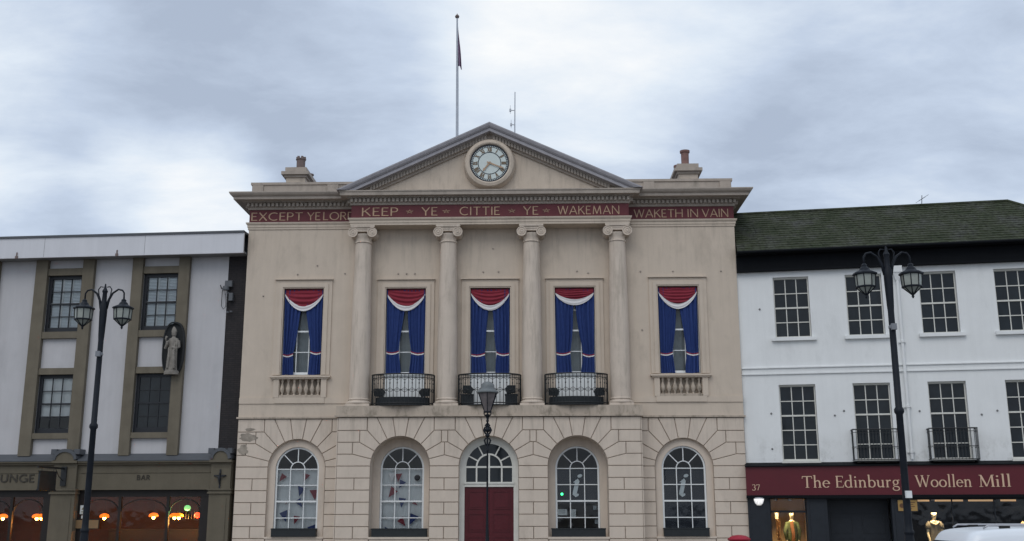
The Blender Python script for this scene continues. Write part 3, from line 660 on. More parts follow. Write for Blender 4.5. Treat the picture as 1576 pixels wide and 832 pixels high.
# ---- chimneys
for s in (-1, 1):
    xc = s*7.42 if s < 0 else 7.36
    m = MB(); m.box(xc-.36, xc+.36, 1.2, 3.6, 12.9, 14.0); chm = m.build('chimney', K['stucco'], hall)
    m = MB(); m.box(xc-.42, xc+.42, 1.14, 3.66, 14.0, 14.09); m.box(xc-.52, xc+.52, 1.04, 3.76, 14.09, 14.21); m.box(xc-.40, xc+.40, 1.16, 3.64, 14.21, 14.40)
    m.build('chimney_cap', K['cornice'], chm)
    if s < 0:
        m = MB(); m.lathe([(.19,0),(.19,.12),(.165,.14),(.17,.46),(.20,.48),(.20,.52)], (xc+.06,1.7,14.38), 8)
        for k in range(6): a = 2*pi*k/6; m.box(xc+.06+.14*cos(a)-.04, xc+.06+.14*cos(a)+.04, 1.7+.14*sin(a)-.04, 1.7+.14*sin(a)+.04, 14.90, 14.98)
        m.build('chimney_pot', K['buff'], chm, 40)
        m = MB(); m.lathe([(.17,0),(.15,.1),(.14,.30),(.17,.32),(.17,.36)], (xc+.1,3.1,14.38), 16); m.build('chimney_pot', K['buff'], chm, 40)
    else:
        m = MB(); m.lathe([(.17,0),(.16,.08),(.145,.1),(.15,.60),(.185,.62),(.19,.70),(.13,.70)], (xc-.02,1.7,14.38), 18); m.build('chimney_pot', K['terra'], chm, 40)
        m = MB(); m.lathe([(.17,0),(.16,.08),(.145,.1),(.15,.44),(.19,.46),(.19,.54),(.13,.54)], (xc-.10,3.0,14.38), 18); m.build('chimney_pot', K['terra'], chm, 40)
# ---- clock
cy_ = YE+.04
m = MB(); m.lathe([(.94,0),(.94,-.10),(.90,-.16),(.90,-.24),(.86,-.30),(.76,-.33),(.72,-.31),(.70,-.25),(.70,0)], (0,cy_,13.86), 56, axis='y'); ck = m.build('clock', K['stucco'], hall, 35)
yd = cy_-.24
m = MB(); m.lathe([(.705,0),(.705,.02)], (0,yd,13.86), 56, axis='y'); m.build('dial', K['dial'], ck)
m = MB()
def ring(mm, r0, r1, y, n=60, dep=.006):
    vs = []
    for k in range(n):
        a = 2*pi*k/n
        for r, yy in ((r0,y+dep),(r0,y),(r1,y),(r1,y+dep)): vs.append((r*cos(a), yy, 13.86+r*sin(a)))
    mm.add(vs, [(4*k+j, 4*((k+1) % n)+j, 4*((k+1) % n)+j+1, 4*k+j+1) for k in range(n) for j in range(3)])
ring(m, .395, .42, yd-.008); ring(m, .655, .70, yd-.008); ring(m, .60, .61, yd-.008)
for k in range(60):
    a = 2*pi*k/60; ww = .014
    c_, s_ = sin(a), cos(a)
    m.add([(c_*.60-s_*ww, yd-.009, 13.86+s_*.60+c_*ww), (c_*.66-s_*ww, yd-.009, 13.86+s_*.66+c_*ww), (c_*.66+s_*ww, yd-.009, 13.86+s_*.66-c_*ww), (c_*.60+s_*ww, yd-.009, 13.86+s_*.60-c_*ww)], [(0,1,2,3)])
m.build('minute_track', K['ink'], ck)
ROM = ['XII','I','II','III','IV','V','VI','VII','VIII','IX','X','XI']
def numerals(parent):
    for h, s in enumerate(ROM):
        mm = MB()
        a = 2*pi*h/12; gw = {'I': .036, 'V': .085, 'X': .09}; tot = sum(gw[c] for c in s); x = -tot/2
        for c in s:
            w = gw[c]
            segs = {'I': [((.5,0),(.5,1),.03)], 'V': [((.12,1),(.5,0),.036),((.88,1),(.5,0),.022)], 'X': [((.1,0),(.9,1),.022),((.1,1),(.9,0),.036)]}[c]
            for q, (p, e_, t) in enumerate(segs):
                A = Vector((x+p[0]*w, .432+p[1]*.16)); B = Vector((x+e_[0]*w, .432+e_[1]*.16)); d = (B-A).normalized(); nn = Vector((-d.y, d.x))*t/2
                vs = []
                for P_ in (A+nn, B+nn, B-nn, A-nn): vs.append((P_.x*cos(a)+P_.y*sin(a), yd-.010-.001*q, 13.86-P_.x*sin(a)+P_.y*cos(a)))
                mm.add(vs, [(0,1,2,3)])
            x += w
        mm.build('numeral', K['bronze'], parent)
numerals(ck)
def hand(ang, ln, w, y, tail):
    mm = MB(); a = radians(ang)
    pts = [(-w*.5,-tail),(w*.5,-tail),(w*.6,0),(w*.45,ln*.6),(w*.8,ln*.72),(0,ln),(-w*.8,ln*.72),(-w*.45,ln*.6),(-w*.6,0)]
    mm.prism([(p[0]*cos(a)+p[1]*sin(a), 13.86-p[0]*sin(a)+p[1]*cos(a)) for p in pts], y, y+.008)
    return mm.build('clock_hand', K['gold'], ck)
hand(219, .40, .055, yd-.035, .06); hand(112, .60, .045, yd-.05, .1)
# ---- columns
for x in (-4.53, -1.48, 1.48, 4.53):
    yc = -.20
    m = MB()
    m.box(x-.42, x+.42, yc-.385, yc+.30, 5.215, 5.30)
    m.lathe([(.40,5.30),(.425,5.325),(.425,5.36),(.40,5.39),(.365,5.40),(.36,5.43),(.385,5.45),(.385,5.475),(.355,5.49)]+[(.345-.06*(max(0,t-.3)/.7)**1.5, 5.50+5.52*t) for t in [i/14 for i in range(15)]]+[(.31,11.025),(.32,11.045),(.31,11.065),(.285,11.07),(.285,11.20),(.33,11.27),(.34,11.34)], (x,yc,0), 40)
    col_o = m.build('column', K['rustic'], hall, 35)
    m = MB()
    m.box(x-.43, x+.43, yc-.335, yc+.28, 11.575, 11.64); m.box(x-.40, x+.40, yc-.31, yc+.26, 11.55, 11.575)
    m.box(x-.37, x+.37, yc-.285, yc+.25, 11.42, 11.55); m.box(x-.30, x+.30, yc-.30, yc-.28, 11.49, 11.535)
    for s in (-1, 1):
        m.lathe([(.175,.29),(.145,.15),(.13,0),(.145,-.15),(.175,-.29),(.175,-.335),(.145,-.335),(.14,-.312),(.105,-.312),(.10,-.335),(.07,-.335),(.065,-.318),(.04,-.318),(.038,-.35),(.001,-.35)], (x+s*.345,yc,11.385), 30, axis='y')
    m.build('capital', K['rustic'], col_o, 35)

# ---- windows of the hall
def sash(parent, x0, x1, z0, z1, y, cols, rows, mat_frame, mat_pane, bar=.028, fr=.055, meet=None, name='window', dep=.05):
    m = MB()
    m.box(x0, x0+fr, y-.02, y+dep, z0, z1); m.box(x1-fr, x1, y-.02, y+dep, z0, z1); m.box(x0+fr, x1-fr, y-.02, y+dep, z1-fr, z1); m.box(x0+fr, x1-fr, y-.02, y+dep, z0, z0+fr*1.5)
    for c in range(1, cols): xx = x0+fr+(x1-x0-2*fr)*c/cols; m.box(xx-bar/2, xx+bar/2, y-.008, y+.03, z0+fr*1.5, z1-fr)
    for r in range(1, rows):
        zz = z0+fr+(z1-z0-2*fr)*r/rows; b = .055 if r == meet else bar
        m.box(x0+fr, x1-fr, y-.012 if r != meet else y-.03, y+.034, zz-b/2, zz+b/2)
    o = m.build(name, mat_frame, parent)
    m = MB(); m.quad((x0+fr*.5, y+.015, z0+fr*.5), (x1-fr*.5, y+.015, z0+fr*.5), (x1-fr*.5, y+.015, z1-fr*.5), (x0+fr*.5, y+.015, z1-fr*.5)); m.build('pane', mat_pane, o, recalc=False)
    return o
for i, (x0, x1, z0, z1) in enumerate(UP):
    yb = (0.0 if i in (0, 4) else YC); xc = BX[i]
    w = sash(hall, x0, x1, z0+.03, z1, yb+.15, 3, 4, K['white'], K['glass'], meet=2)
    # moulded surround
    m = MB()
    for (o_, pr) in ((.30, .045), (.17, .075)):
        m.box(x0-o_, x0-o_+.13, yb-pr, yb+.01, 6.36, 9.46+o_-.003); m.box(x1+o_-.13, x1+o_, yb-pr, yb+.01, 6.36, 9.46+o_-.003); m.box(x0-o_+.13, x1+o_-.13, yb-pr+.002, yb+.01, 9.46+o_-.13, 9.46+o_-.003)
    m.box(x0-.035, x0, yb-.05, yb+.01, 6.36, 9.495); m.box(x1, x1+.035, yb-.05, yb+.01, 6.36, 9.495); m.box(x0, x1, yb-.05, yb+.01, 9.46, 9.495)
    m.box(x0-.33, x1+.33, yb-.11, yb+.01, 9.765, 9.80)
    m.build('window_surround', K['stucco'], hall)
    m = MB(); m.grid(lambda u, v, x0=x0, x1=x1, yb=yb: (x0-.05+(x1-x0+.1)*u, yb+.42+.03*sin(u*38+2*sin(v*3)), 5.3+(9.5-5.3)*v), 60, 6)
    cu = m.build('net_curtain', K['grey_curtain'] if i not in (9,) else K['grey_curtain'], hall, True, recalc=False)
    if i in (0, 4):
        m = MB(); m.box(xc-1.06, xc+1.06, yb-.16, yb+.15, 6.265, 6.325); m.box(xc-1.0, xc+1.0, yb-.11, yb+.14, 6.215, 6.265)
        for s in (-1, 1): a, b = sorted((xc+s*.74, xc+s*.93)); m.box(a, b, yb-.075, yb+.05, 5.57, 6.215)
        m.build('window_sill', K['stucco'], hall)
        m = MB(); m.box(xc-.735, xc+.735, yb-.06, yb+.15, 5.565, 5.64)
        for k in range(7):
            bx = xc-.63+1.26*k/6
            m.lathe([(.055,5.64),(.055,5.67),(.03,5.69),(.035,5.72),(.085,5.84),(.08,5.90),(.035,6.05),(.03,6.10),(.05,6.13),(.055,6.18),(.055,6.215)], (bx,yb+.02,0), 12)
        m.build('balustrade', K['ledge'], hall, 40)
    else:
        m = MB(); m.box(x0+.02, x1-.02, yb+.03, yb+.10, 5.24, 6.345); m.box(x0-.05, x1+.05, yb-.03, yb+.16, 6.345, 6.39); m.build('apron_panel', K['blind'], hall)
        # bowed iron balcony
        m = MB(); R_, n = 1.08, 26
        def bow(t, off=0.0): a = pi*t; return (xc-(R_-off)*cos(a), -.16-(.66-off)*sin(a)**.8 if 0 < t < 1 else -.16)
        for z, r in ((6.29,.026),(6.17,.014),(5.30,.02),(5.74,.008)):
            m.tube([(*bow(t/40), z) for t in range(41)], r, 6)
        for k in range(n+1):
            bx, by = bow(k/n); m.tube([(bx,by,5.22),(bx,by,6.29)], .0125 if 0 < k < n else .025, 6)
            if 0 < k < n: m.lathe([(.012,-.03),(.026,0),(.012,.03)], (bx,by,5.74 if k % 2 else 5.98), 6)
        for k in range(0, n-1, 2):
            p0, p1, p2 = bow(k/n), bow((k+1)/n), bow((k+2)/n)
            m.tube([(*p0,5.66),(*p1,5.74),(*p2,5.66)], .008, 5); m.tube([(*p0,5.82),(*p1,5.74),(*p2,5.82)], .008, 5)
            m.tube([(*p0,6.08),(*p1,6.16),(*p2,6.08)], .008, 5)
        # floor plate
        vs = [(*bow(t/24), 5.225) for t in range(25)]; nn = len(vs)
        m.add([(a, b, 5.217) for a, b, c in vs]+[(a, b, 5.245) for a, b, c in vs], [tuple(range(nn)), tuple(range(2*nn-1, nn-1, -1))]+[(q, (q+1) % nn, nn+(q+1) % nn, nn+q) for q in range(nn)])
        m.build('balcony', K['iron'], hall, 40)

def arch_window(parent, xc, y, cz, r, zb, mat_frame, mat_pane):
    m = MB(); fr, bar = .06, .03
    n = 28
    def aring(r0, r1, ya, yb_, a0=0, a1=180, nn=n):
        vs = []
        for k in range(nn+1):
            a = radians(a0+(a1-a0)*k/nn)
            for rr, yy in ((r0,ya),(r1,ya),(r1,yb_),(r0,yb_)): vs.append((xc+rr*cos(a), yy, cz+rr*sin(a)))
        m.add(vs, [(4*k+j, 4*k+(j+1) % 4, 4*(k+1)+(j+1) % 4, 4*(k+1)+j) for k in range(nn) for j in range(4)]+[(0,1,2,3),(4*nn,4*nn+1,4*nn+2,4*nn+3)])
    aring(r-fr, r, y-.02, y+.05)
    for s in (-1, 1): a, b = sorted((xc+s*(r-fr), xc+s*r)); m.box(a, b, y-.02, y+.05, zb, cz)
    m.box(xc-r+fr, xc+r-fr, y-.02, y+.05, zb, zb+.08)
    ri = .245
    for s in (-1, 1): m.box(xc+s*ri-bar/2, xc+s*ri+bar/2, y-.008, y+.03, zb+.08, cz)
    for q, zz in enumerate((cz, cz-.545, cz-1.09, cz-1.64)):
        b = .055 if q == 2 else bar
        m.box(xc-r+fr, xc+r-fr, y-.012 if q != 2 else y-.03, y+.034, zz-b/2, zz+b/2)
    aring(ri-bar/2, ri+bar/2, y-.01, y+.03, nn=16)
    for a in (45, 90, 135):
        a = radians(a); A = Vector((cos(a), sin(a))); nn_ = Vector((-A.y, A.x))*bar/2
        P_ = [A*ri+nn_, A*(r-fr)+nn_, A*(r-fr)-nn_, A*ri-nn_]
        m.prism([(xc+p.x, cz+p.y) for p in P_], y-.006, y+.03)
    o = m.build('arched_window', mat_frame, parent)
    m = MB(); rr = r-.03
    pp = [(xc-rr, zb+.03), (xc+rr, zb+.03)]+[(xc+rr*cos(radians(180*k/n)), cz+rr*sin(radians(180*k/n))) for k in range(1, n)]
    m.add([(a, y+.015, c) for a, c in pp], [tuple(range(len(pp)))]); m.build('pane', mat_pane, o, recalc=False)
    # infill wall ring between the outer opening and the frame
    return o
def arch_infill(xc, y, cz, r0, r1, zb, depth, cz1):
    m = MB(); n = 28
    for k in range(n):
        a0, a1 = radians(180*k/n), radians(180*(k+1)/n)
        p = lambda r, a, c: (xc+r*cos(a), c+r*sin(a))
        A, B, C_, D = p(r0, a0, cz), p(r1, a0, cz1), p(r1, a1, cz1), p(r0, a1, cz)
        m.quad((A[0],y,A[1]),(B[0],y,B[1]),(C_[0],y,C_[1]),(D[0],y,D[1]))
        m.quad((A[0],y,A[1]),(D[0],y,D[1]),(D[0],y+depth,D[1]),(A[0],y+depth,A[1]))
    for s in (-1, 1):
        m.quad((xc+s*r0,y,zb),(xc+s*r1,y,zb),(xc+s*r1,y,cz1),(xc+s*r0,y,cz)); m.quad((xc+s*r0,y,zb),(xc+s*r0,y+depth,zb),(xc+s*r0,y+depth,cz),(xc+s*r0,y,cz))
    return m.build('arch_reveal', K['rustic'], hall)
AW = []
for xc, y in ((-6.64,.10),(-3.0,.02),(3.0,.02),(6.64,.10)):
    arch_infill(xc, y, 3.12, .755, 1.02, .80, .14, CZ if abs(xc) > 5 else CZ+.04)
    AW.append(arch_window(hall, xc, y+.09, 3.12, .75, .86, K['white'], K['glass']))
# ---- entrance: fanlight and doors
yf = YP+.30
m = MB()
n = 28; cz = CZ+.02; r = .965
def fr_ring(r0, r1, ya, yb_, zc=cz, mm=None, nn=n):
    vs = []
    for k in range(nn+1):
        a = pi*k/nn
        for rr, yy in ((r0,ya),(r1,ya),(r1,yb_),(r0,yb_)): vs.append((rr*cos(a), yy, zc+rr*sin(a)))
    mm.add(vs, [(4*k+j, 4*k+(j+1) % 4, 4*(k+1)+(j+1) % 4, 4*(k+1)+j) for k in range(nn) for j in range(4)]+[(0,1,2,3),(4*nn,4*nn+1,4*nn+2,4*nn+3)])
fr_ring(.83, 1.02, yf-.02, yf+.10, mm=m); fr_ring(.78, .828, yf+.005, yf+.09, mm=m); fr_ring(.40, .455, yf+.005, yf+.06, mm=m)
for s in (-1, 1):
    a, b = sorted((s*.83, s*1.01)); m.box(a, b, yf-.02, yf+.10, 0, cz)
    a, b = sorted((s*.78, s*.828)); m.box(a, b, yf+.005, yf+.09, 2.66, cz)
    m.box(s*.428-.026, s*.428+.026, yf+.007, yf+.06, 2.66, cz)
m.box(-.83, .83, yf-.03, yf+.10, 2.50, 2.66); m.box(-.86, .86, yf-.06, yf-.03, 2.60, 2.65)
m.box(-.78, .78, yf+.009, yf+.06, cz-.03, cz+.03); m.box(-.026, .026, yf+.011, yf+.06, 2.66, cz+.41)
for a in (28, 62, 118, 152):
    a = radians(a); A = Vector((cos(a), sin(a))); nn_ = Vector((-A.y, A.x))*.022
    m.prism([(p.x, cz+p.y) for p in (A*.45+nn_, A*.79+nn_, A*.79-nn_, A*.45-nn_)], yf+.012, yf+.06)
fl = m.build('fanlight', K['offwhite'], hall)
m = MB(); m.prism([(-.8, 2.6), (.8, 2.6)]+[(.8*cos(pi*k/n), cz+.8*sin(pi*k/n)) for k in range(n+1)], yf+.04, yf+.046); m.build('pane', K['darkpane'], fl)
for s in (-1, 1):
    m = MB(); a, b = sorted((s*.004, s*.828)); m.box(a, b, yf+.03, yf+.08, .02, 2.498)
    xm0, xm1 = sorted((s*.12, s*.72))
    for z0, z1 in ((.18,.86),(1.02,1.62),(1.76,2.36)):
        for (x0, x1, zz0, zz1, yy) in ((xm0,xm1,z0,z0+.03,.018),(xm0,xm1,z1-.03,z1,.018),(xm0,xm0+.03,z0+.03,z1-.03,.018),(xm1-.03,xm1,z0+.03,z1-.03,.018),(xm0+.07,xm1-.07,z0+.07,z1-.07,.012)):
            m.box(x0, x1, yf+.03-yy, yf+.031, zz0, zz1)
    dl = m.build('door_leaf', K['door'], hall)
    if s < 0:
        m = MB(); m.tube([(-.06,yf+.03,1.02),(-.06,yf-.04,1.04),(-.06,yf-.04,1.16),(-.06,yf+.03,1.18)], .014, 8); m.build('door_handle', K['brass'], dl, 40)
m = MB(); m.box(-1.1, 1.1, YP-.5, YP+.32, .0, .07); m.build('door_step', K['kerb'], hall)

for xx, zz, yy in [(-6.9,9.98,0),(-6.2,10.3,0),(-5.2,10.0,0),(-3.3,10.0,YC),(-3.0,10.0,YC),(-2.7,10.0,YC),(-.25,10.05,YC),(.3,10.05,YC),(3.1,10.05,YC),(3.5,9.98,YC),(6.5,10.0,0),(5.35,10.0,0),(8.2,10.0,0),(5.35,7.9,0),(-8.1,9.2,0),(.1,10.9,YC)]:
    m = MB(); m.lathe([(.034,0),(.034,-.012),(.016,-.016),(.016,-.05)], (xx, yy, zz), 10, axis='y'); m.build('wall_fixing', K['cornice'], hall, 40)
# =================================================================== THINGS ON THE TOWN HALL
# ---- window drapery (outside, hung in each upper window)
DESC = ['blue window drapes with red swag in the far left window, left panel tied back furthest',
        'blue window drapes with red swag behind the left iron balcony',
        'blue window drapes with red swag in the middle window above the red door',
        'blue window drapes with a shallow mostly white swag behind the right iron balcony',
        'blue window drapes with red swag in the far right window by the white building']
TIE = [(.26,.30),(.33,.34),(.35,.34),(.36,.32),(.35,.30)]
for i, (x0, x1, z0, z1) in enumerate(UP):
    yb = (0.0 if i in (0, 4) else YC)+.085; xc = BX[i]; wdt = x1-x0; rng = random.Random(40+i)
    d = tag(empty('window_drapery', (xc, yb, z0)), DESC[i], 'drapes', 'blue and red drapes in the upper windows')
    H = z1-z0; zt = .74+rng.uniform(-.04,.04)
    for s in (-1, 1):
        tin = TIE[i][0 if s < 0 else 1]; ph = rng.uniform(0, 6); nf = rng.uniform(3.6, 5.8); zt = .74+rng.uniform(-.07,.07); sag = rng.uniform(-.02,.03); tin = tin+rng.uniform(-.02,.02)
        topin = .485 if i != 3 else .50
        def cloth(u, v, s=s, tin=tin, ph=ph, nf=nf, topin=topin, zt=zt, sag=sag):
            z = H-.05-(H-.07)*v
            if z > zt:
                t = (H-.05-z)/(H-.05-zt); wid = topin+(tin-topin)*(t**1.35); out_e = .0+.02*t
            else:
                t = (zt-z)/zt; wid = tin+.05*t**.7; out_e = .02-.0*t
            g_ = 1-.55*math.exp(-((z-zt)/.12)**2)
            x = -.5+out_e+(wid-out_e)*u
            y = .030*g_*(.65+.6*sin(1.3*ph+3.1*u)**2)*sin(2*pi*nf*(u+.09*sin(3*u+ph))+ph+.9*sin(1.9*z+ph)*u) + .012*g_*sin(2*pi*nf*2.3*u+1.7*ph+2.4*z) - .022*g_; x += .012*sin(2.6*z+ph)*u*(1-.7*math.exp(-((z-zt)/.2)**2))
            return (s*-1*x*wdt*.985 if s > 0 else x*wdt*.985, y, z+.012*sin(7*u+ph)*(1 if v > .98 else 0))
        m = MB(); m.grid(cloth, 56, 60); o = m.build('blue_curtain', K['blue'], d, True)
        # tie band: red over white, following the waist of the cloth
        def band(zc, hh, off):
            mm = MB()
            mm.grid(lambda u, v: ((lambda c: (c[0], c[1]-off-.012, zt+zc+hh*(v-.5)-.05*sin(pi*u)+.03*(u if s < 0 else u)))(cloth(.0+1.03*u, (H-.05-zt)/(H-.07)))), 24, 2)
            return mm
        band(.03, .045, .004).build('red_tie', K['red'], o, True); band(-.012, .042, .006).build('white_tie', K['whitecloth'], o, True)
    shallow = .55 if i == 3 else 1.0
    def zr(t): return H-.08-(.12+.45*shallow*(4*t*(1-t))**.95)
    def swag(u, v):
        zb_ = zr(u); zt_ = H-.03
        env = 4*u*(1-u)
        z = zt_+(zb_-zt_)*v
        y = -.045-.05*sin(pi*v*.9)*env+.020*env*sin(2*pi*(3.0+.35*i)*v*(.8+.4*env)+.9*sin((3.5+i)*u+i))+.008*sin((7+2*i)*u+4*v+i)
        return (-.5*wdt*.96+wdt*.96*u, y, z)
    m = MB(); m.grid(swag, 40, 40); m.build('red_swag', K['red'], d, True)
    trimh = .13 if i != 3 else .16
    def trim(u, v):
        env = 4*u*(1-u); z = zr(u)+.015-(.05+trimh*env**.6)*v-.0
        return (-.5*wdt*.96+wdt*.96*u, -.060-.018*env+.010*sin(2*pi*1.6*v+3*u+i)*env, z)
    m = MB(); m.grid(trim, 40, 10); m.build('white_trim', K['whitecloth'], d, True)
    m = MB(); m.box(-wdt/2+.01, wdt/2-.01, -.02, .02, H-.045, H-.01); m.build('curtain_rail', K['blackbox'], d)
# ---- floodlights and troughs on the balconies
def floodlight(x, y, z, s, label):
    f = tag(empty('floodlight', (x, y, z), 0), label, 'floodlight', 'black floodlights on the balconies')
    m = MB()
    pts = [(-.17,-.11),(.13,-.14),(.20,.02),(.10,.14),(-.17,.14)]
    m.prism([(s*p[0], .16+p[1]) for p in pts], -.10, .10); m.build('housing', K['blackbox'], f)
    m = MB(); m.tube([(0,-.125,.16),(0,-.125,.012),(0,.125,.012),(0,.125,.16)], .014, 6); m.build('bracket', K['iron'], f)
    m = MB(); m.quad((s*.138,-.085,.03),(s*.206,-.085,.18),(s*.206,.085,.18),(s*.138,.085,.03)); m.build('lens', K['darkpane'], f)
side = {-3.0: 'left', 0.0: 'middle', 3.0: 'right'}
for xc in (-3.0, 0.0, 3.0):
    nm = side[xc]
    if xc != 0:
        m = MB()
        def br(t, o): a = pi*(.07+.86*t); return (-(1.0-o)*cos(a), -(.60-o)*sin(a)**.85)
        no = 20
        o1 = [br(k/no, .04) for k in range(no+1)]; o2 = [br(k/no, .22) for k in range(no+1)][::-1]
        pl = o1+o2; nn = len(pl)
        m.add([(a, b, 0) for a, b in pl]+[(a, b, .27) for a, b in pl], [(q, (q+1) % nn, nn+(q+1) % nn, nn+q) for q in range(nn)]+[(k, k+1, nn-2-k, nn-1-k) for k in range(no)]+[(nn+k, nn+k+1, 2*nn-2-k, 2*nn-1-k) for k in range(no)])
        tr = m.build('planter_trough', K['blackbox'], loc=(xc, -.155, 5.247)); tag(tr, 'long black planter trough behind the railing of the %s balcony' % nm, 'planter', 'black troughs on the balconies')
        for s, sn in ((-1, 'left'), (1, 'right')):
            floodlight(xc+s*.78, -.40, 5.52, -s, 'black floodlight on the %s end of the trough on the %s balcony' % (sn, nm))
    else:
        for s, sn in ((-1, 'left'), (1, 'right')):
            m = MB(); m.box(-.21, .21, -.15, .15, 0, .36); m.box(-.225, .225, -.165, .165, .33, .37)
            b = m.build('planter_box', K['blackbox'], loc=(xc+s*.76, -.36, 5.247)); tag(b, 'square black planter box at the %s end of the middle balcony' % sn, 'planter', 'square black boxes on the middle balcony')
            floodlight(xc+s*.74, -.36, 5.62, -s, 'black floodlight on the square box at the %s end of the middle balcony' % sn)
# ---- black window boxes under the arched windows
for xc, y, w, lb in ((-6.64, -.12, .76, 'black window box under the bunting window next to the bar'), (-3.0, -.52, .93, 'black window box under the bunting window left of the red door'), (3.0, -.52, .90, 'black window box under the white i window right of the red door'), (6.64, -.12, .76, 'black window box under the white i window beside the shop')):
    m = MB(); m.box(-w, w, 0, .26, 0, .27); m.box(-w-.01, w+.01, -.012, .27, .235, .275); m.box(-w+.04, w-.04, .03, .23, .2, .255)
    tag(m.build('window_box', K['blackbox'], loc=(xc, y, .862)), lb, 'window box', 'black window boxes under the arched windows')
# ---- white backdrop blinds in the two bunting windows, dark boards in the other two
for xc in (-6.64, -3.0):
    m = MB(); yy = .10+.09+.16 if xc < -5 else .02+.09+.16
    m.grid(lambda u, v: (xc-.72+1.44*u, yy+.012*sin(u*30+2*sin(4*v)), .86+2.24*v), 40, 4)
    m.build('white_screen', K['blind'], hall, True, recalc=False)
for xc, y0, spots, lb in (
    (-6.64, .215, [(-.50,2.88,'r',.20),(.30,2.90,'r',.20),(-.46,2.58,'r',.0),(.13,2.46,'b',.24),(.58,2.36,'r',.26),(.06,2.04,'b',.22),(-.34,1.98,'r',.06),(-.42,1.64,'b',.26),(.02,1.48,'r',.20),(.55,1.16,'b',.26),(.10,1.02,'r',.16)], 'string of red and blue triangular bunting across the arched window next to the bar'),
    (-3.0, .135, [(-.36,2.92,'w',.22),(-.30,2.40,'r',.26),(.0,2.66,'b',.20),(.0,2.08,'b',.24),(-.02,1.40,'r',.22),(.42,1.96,'r',.12),(.42,1.52,'b',.28),(-.46,1.06,'b',.28),(-.05,.96,'r',.12),(.60,1.0,'b',.12),(-.12,2.90,'r',.20)], 'red, white and blue triangular bunting in the arched window left of the red door')):
    bt = tag(empty('bunting', (xc, y0, 0)), lb, 'bunting', 'bunting inside the arched windows'); rg = random.Random(int(xc*10))
    m = MB(); prev = None
    pts = sorted([(x, z) for x, z, c, sz in spots if sz > 0], key=lambda p: -p[1])
    m.tube([(x, .01, z+.1) for x, z in pts], .004, 5); m.build('cord', K['whitecloth'], bt)
    for x, z, c, sz in spots:
        if sz <= 0: continue
        sz *= 1.22; a = rg.uniform(-.7, .7); w = sz*.46
        tri = [(-w, .06), (w, .06), (rg.uniform(-.05,.05), -sz+.02)]
        tri = [(x+p[0]*cos(a)-p[1]*sin(a), z+p[0]*sin(a)+p[1]*cos(a)) for p in tri]
        mm = MB(); mm.prism(tri, -.004, .004); mm.build('pennant', {'r': K['red'], 'b': K['blue'], 'w': K['whitecloth']}[c], bt)
m = MB(); m.lathe([(.10,0),(.10,-.02),(.07,-.03),(.065,-.08),(.0,-.08)], (0,0,0), 20, axis='y'); rp = m.build('extractor_fan', K['bframe'], loc=(-2.49, .125, 2.82)); tag(rp, 'round dark extractor fan in a pane of the arched window left of the red door', 'fan')
ki = mat('pale board lettering', (0.85, 0.9, 0.9), 0.6, 0.04, 4)
for xc, y0, lb in ((3.0, .16, 'dark information board with a white slanted i in the window right of the red door'), (6.64, .24, 'dark information board with a white slanted i in the window beside the shop')):
    b = tag(empty('information_board', (xc, y0, 0)), lb, 'sign', 'information boards in the arched windows')
    m = MB(); m.box(-.70, .70, .03, .05, 1.95 if xc < 5 else .95, 3.09); m.build('panel', mat('dark navy board', (0.013, 0.018, 0.03), 0.5, 0.1, 3), b)
    m = MB(); m.prism([(.09+.082*cos(2*pi*k/20)+.02*sin(2*pi*k/20), 2.87+.058*sin(2*pi*k/20)) for k in range(20)], .012, .028)
    st = [([(.03,2.72),(-.055,2.36)], [.14,.14]), ([(-.055,2.38),(-.075,2.26),(-.03,2.215),(.03,2.235),(.045,2.27)], [.14,.14,.10,.075,.05]), ([(-.11,2.655),(-.02,2.69),(.06,2.75)], [.02,.05,.075])]
    for k, (ps, w_) in enumerate(st): stroke(m, ps, w_, lambda p: (p[0]-.02, p[1]), .028, .012, k)
    m.build('letter', ki, b)
kp = mat('white paper', (0.62, 0.64, 0.63), 0.8, 0.03, 4)
for (x, z, w, h, lb) in ((2.84, 1.60, .20, .30, 'white paper notice taped in the middle pane of the window right of the red door'), (2.48, 1.66, .32, .20, 'pale wide leaflet in the left pane of the window right of the red door'), (3.58, 1.80, .12, .14, 'upper small grey notice in the right pane of the window right of the red door'), (3.63, 1.34, .12, .14, 'lower small grey notice in the right pane of the window right of the red door')):
    m = MB(); m.box(-w/2, w/2, -.003, .003, -h/2, h/2)
    if w > .15:
        for q in range(5): m.box(-w*.36, w*.36*(1-.15*(q % 3)), -.0045, -.003, h*.32-q*h*.14, h*.32-q*h*.14+.012, 1)
    tag(m.build('paper_notice', [kp if w > .15 else K['grey_curtain'], K['grey_curtain']], loc=(x, .105+.035, z)), lb, 'notice')
m = MB(); m.lathe([(.045,0),(.04,-.03),(.0,-.045)], (0,0,0), 16, axis='y'); m.lathe([(.055,.03),(.055,0),(.045,0)], (0,0,0), 16, axis='y', mi=1)
tag(m.build('indicator_lamp', [K['greenled'], K['bframe']], loc=(2.47, .145, 2.26)), 'small glowing green lamp in the window right of the red door', 'lamp')
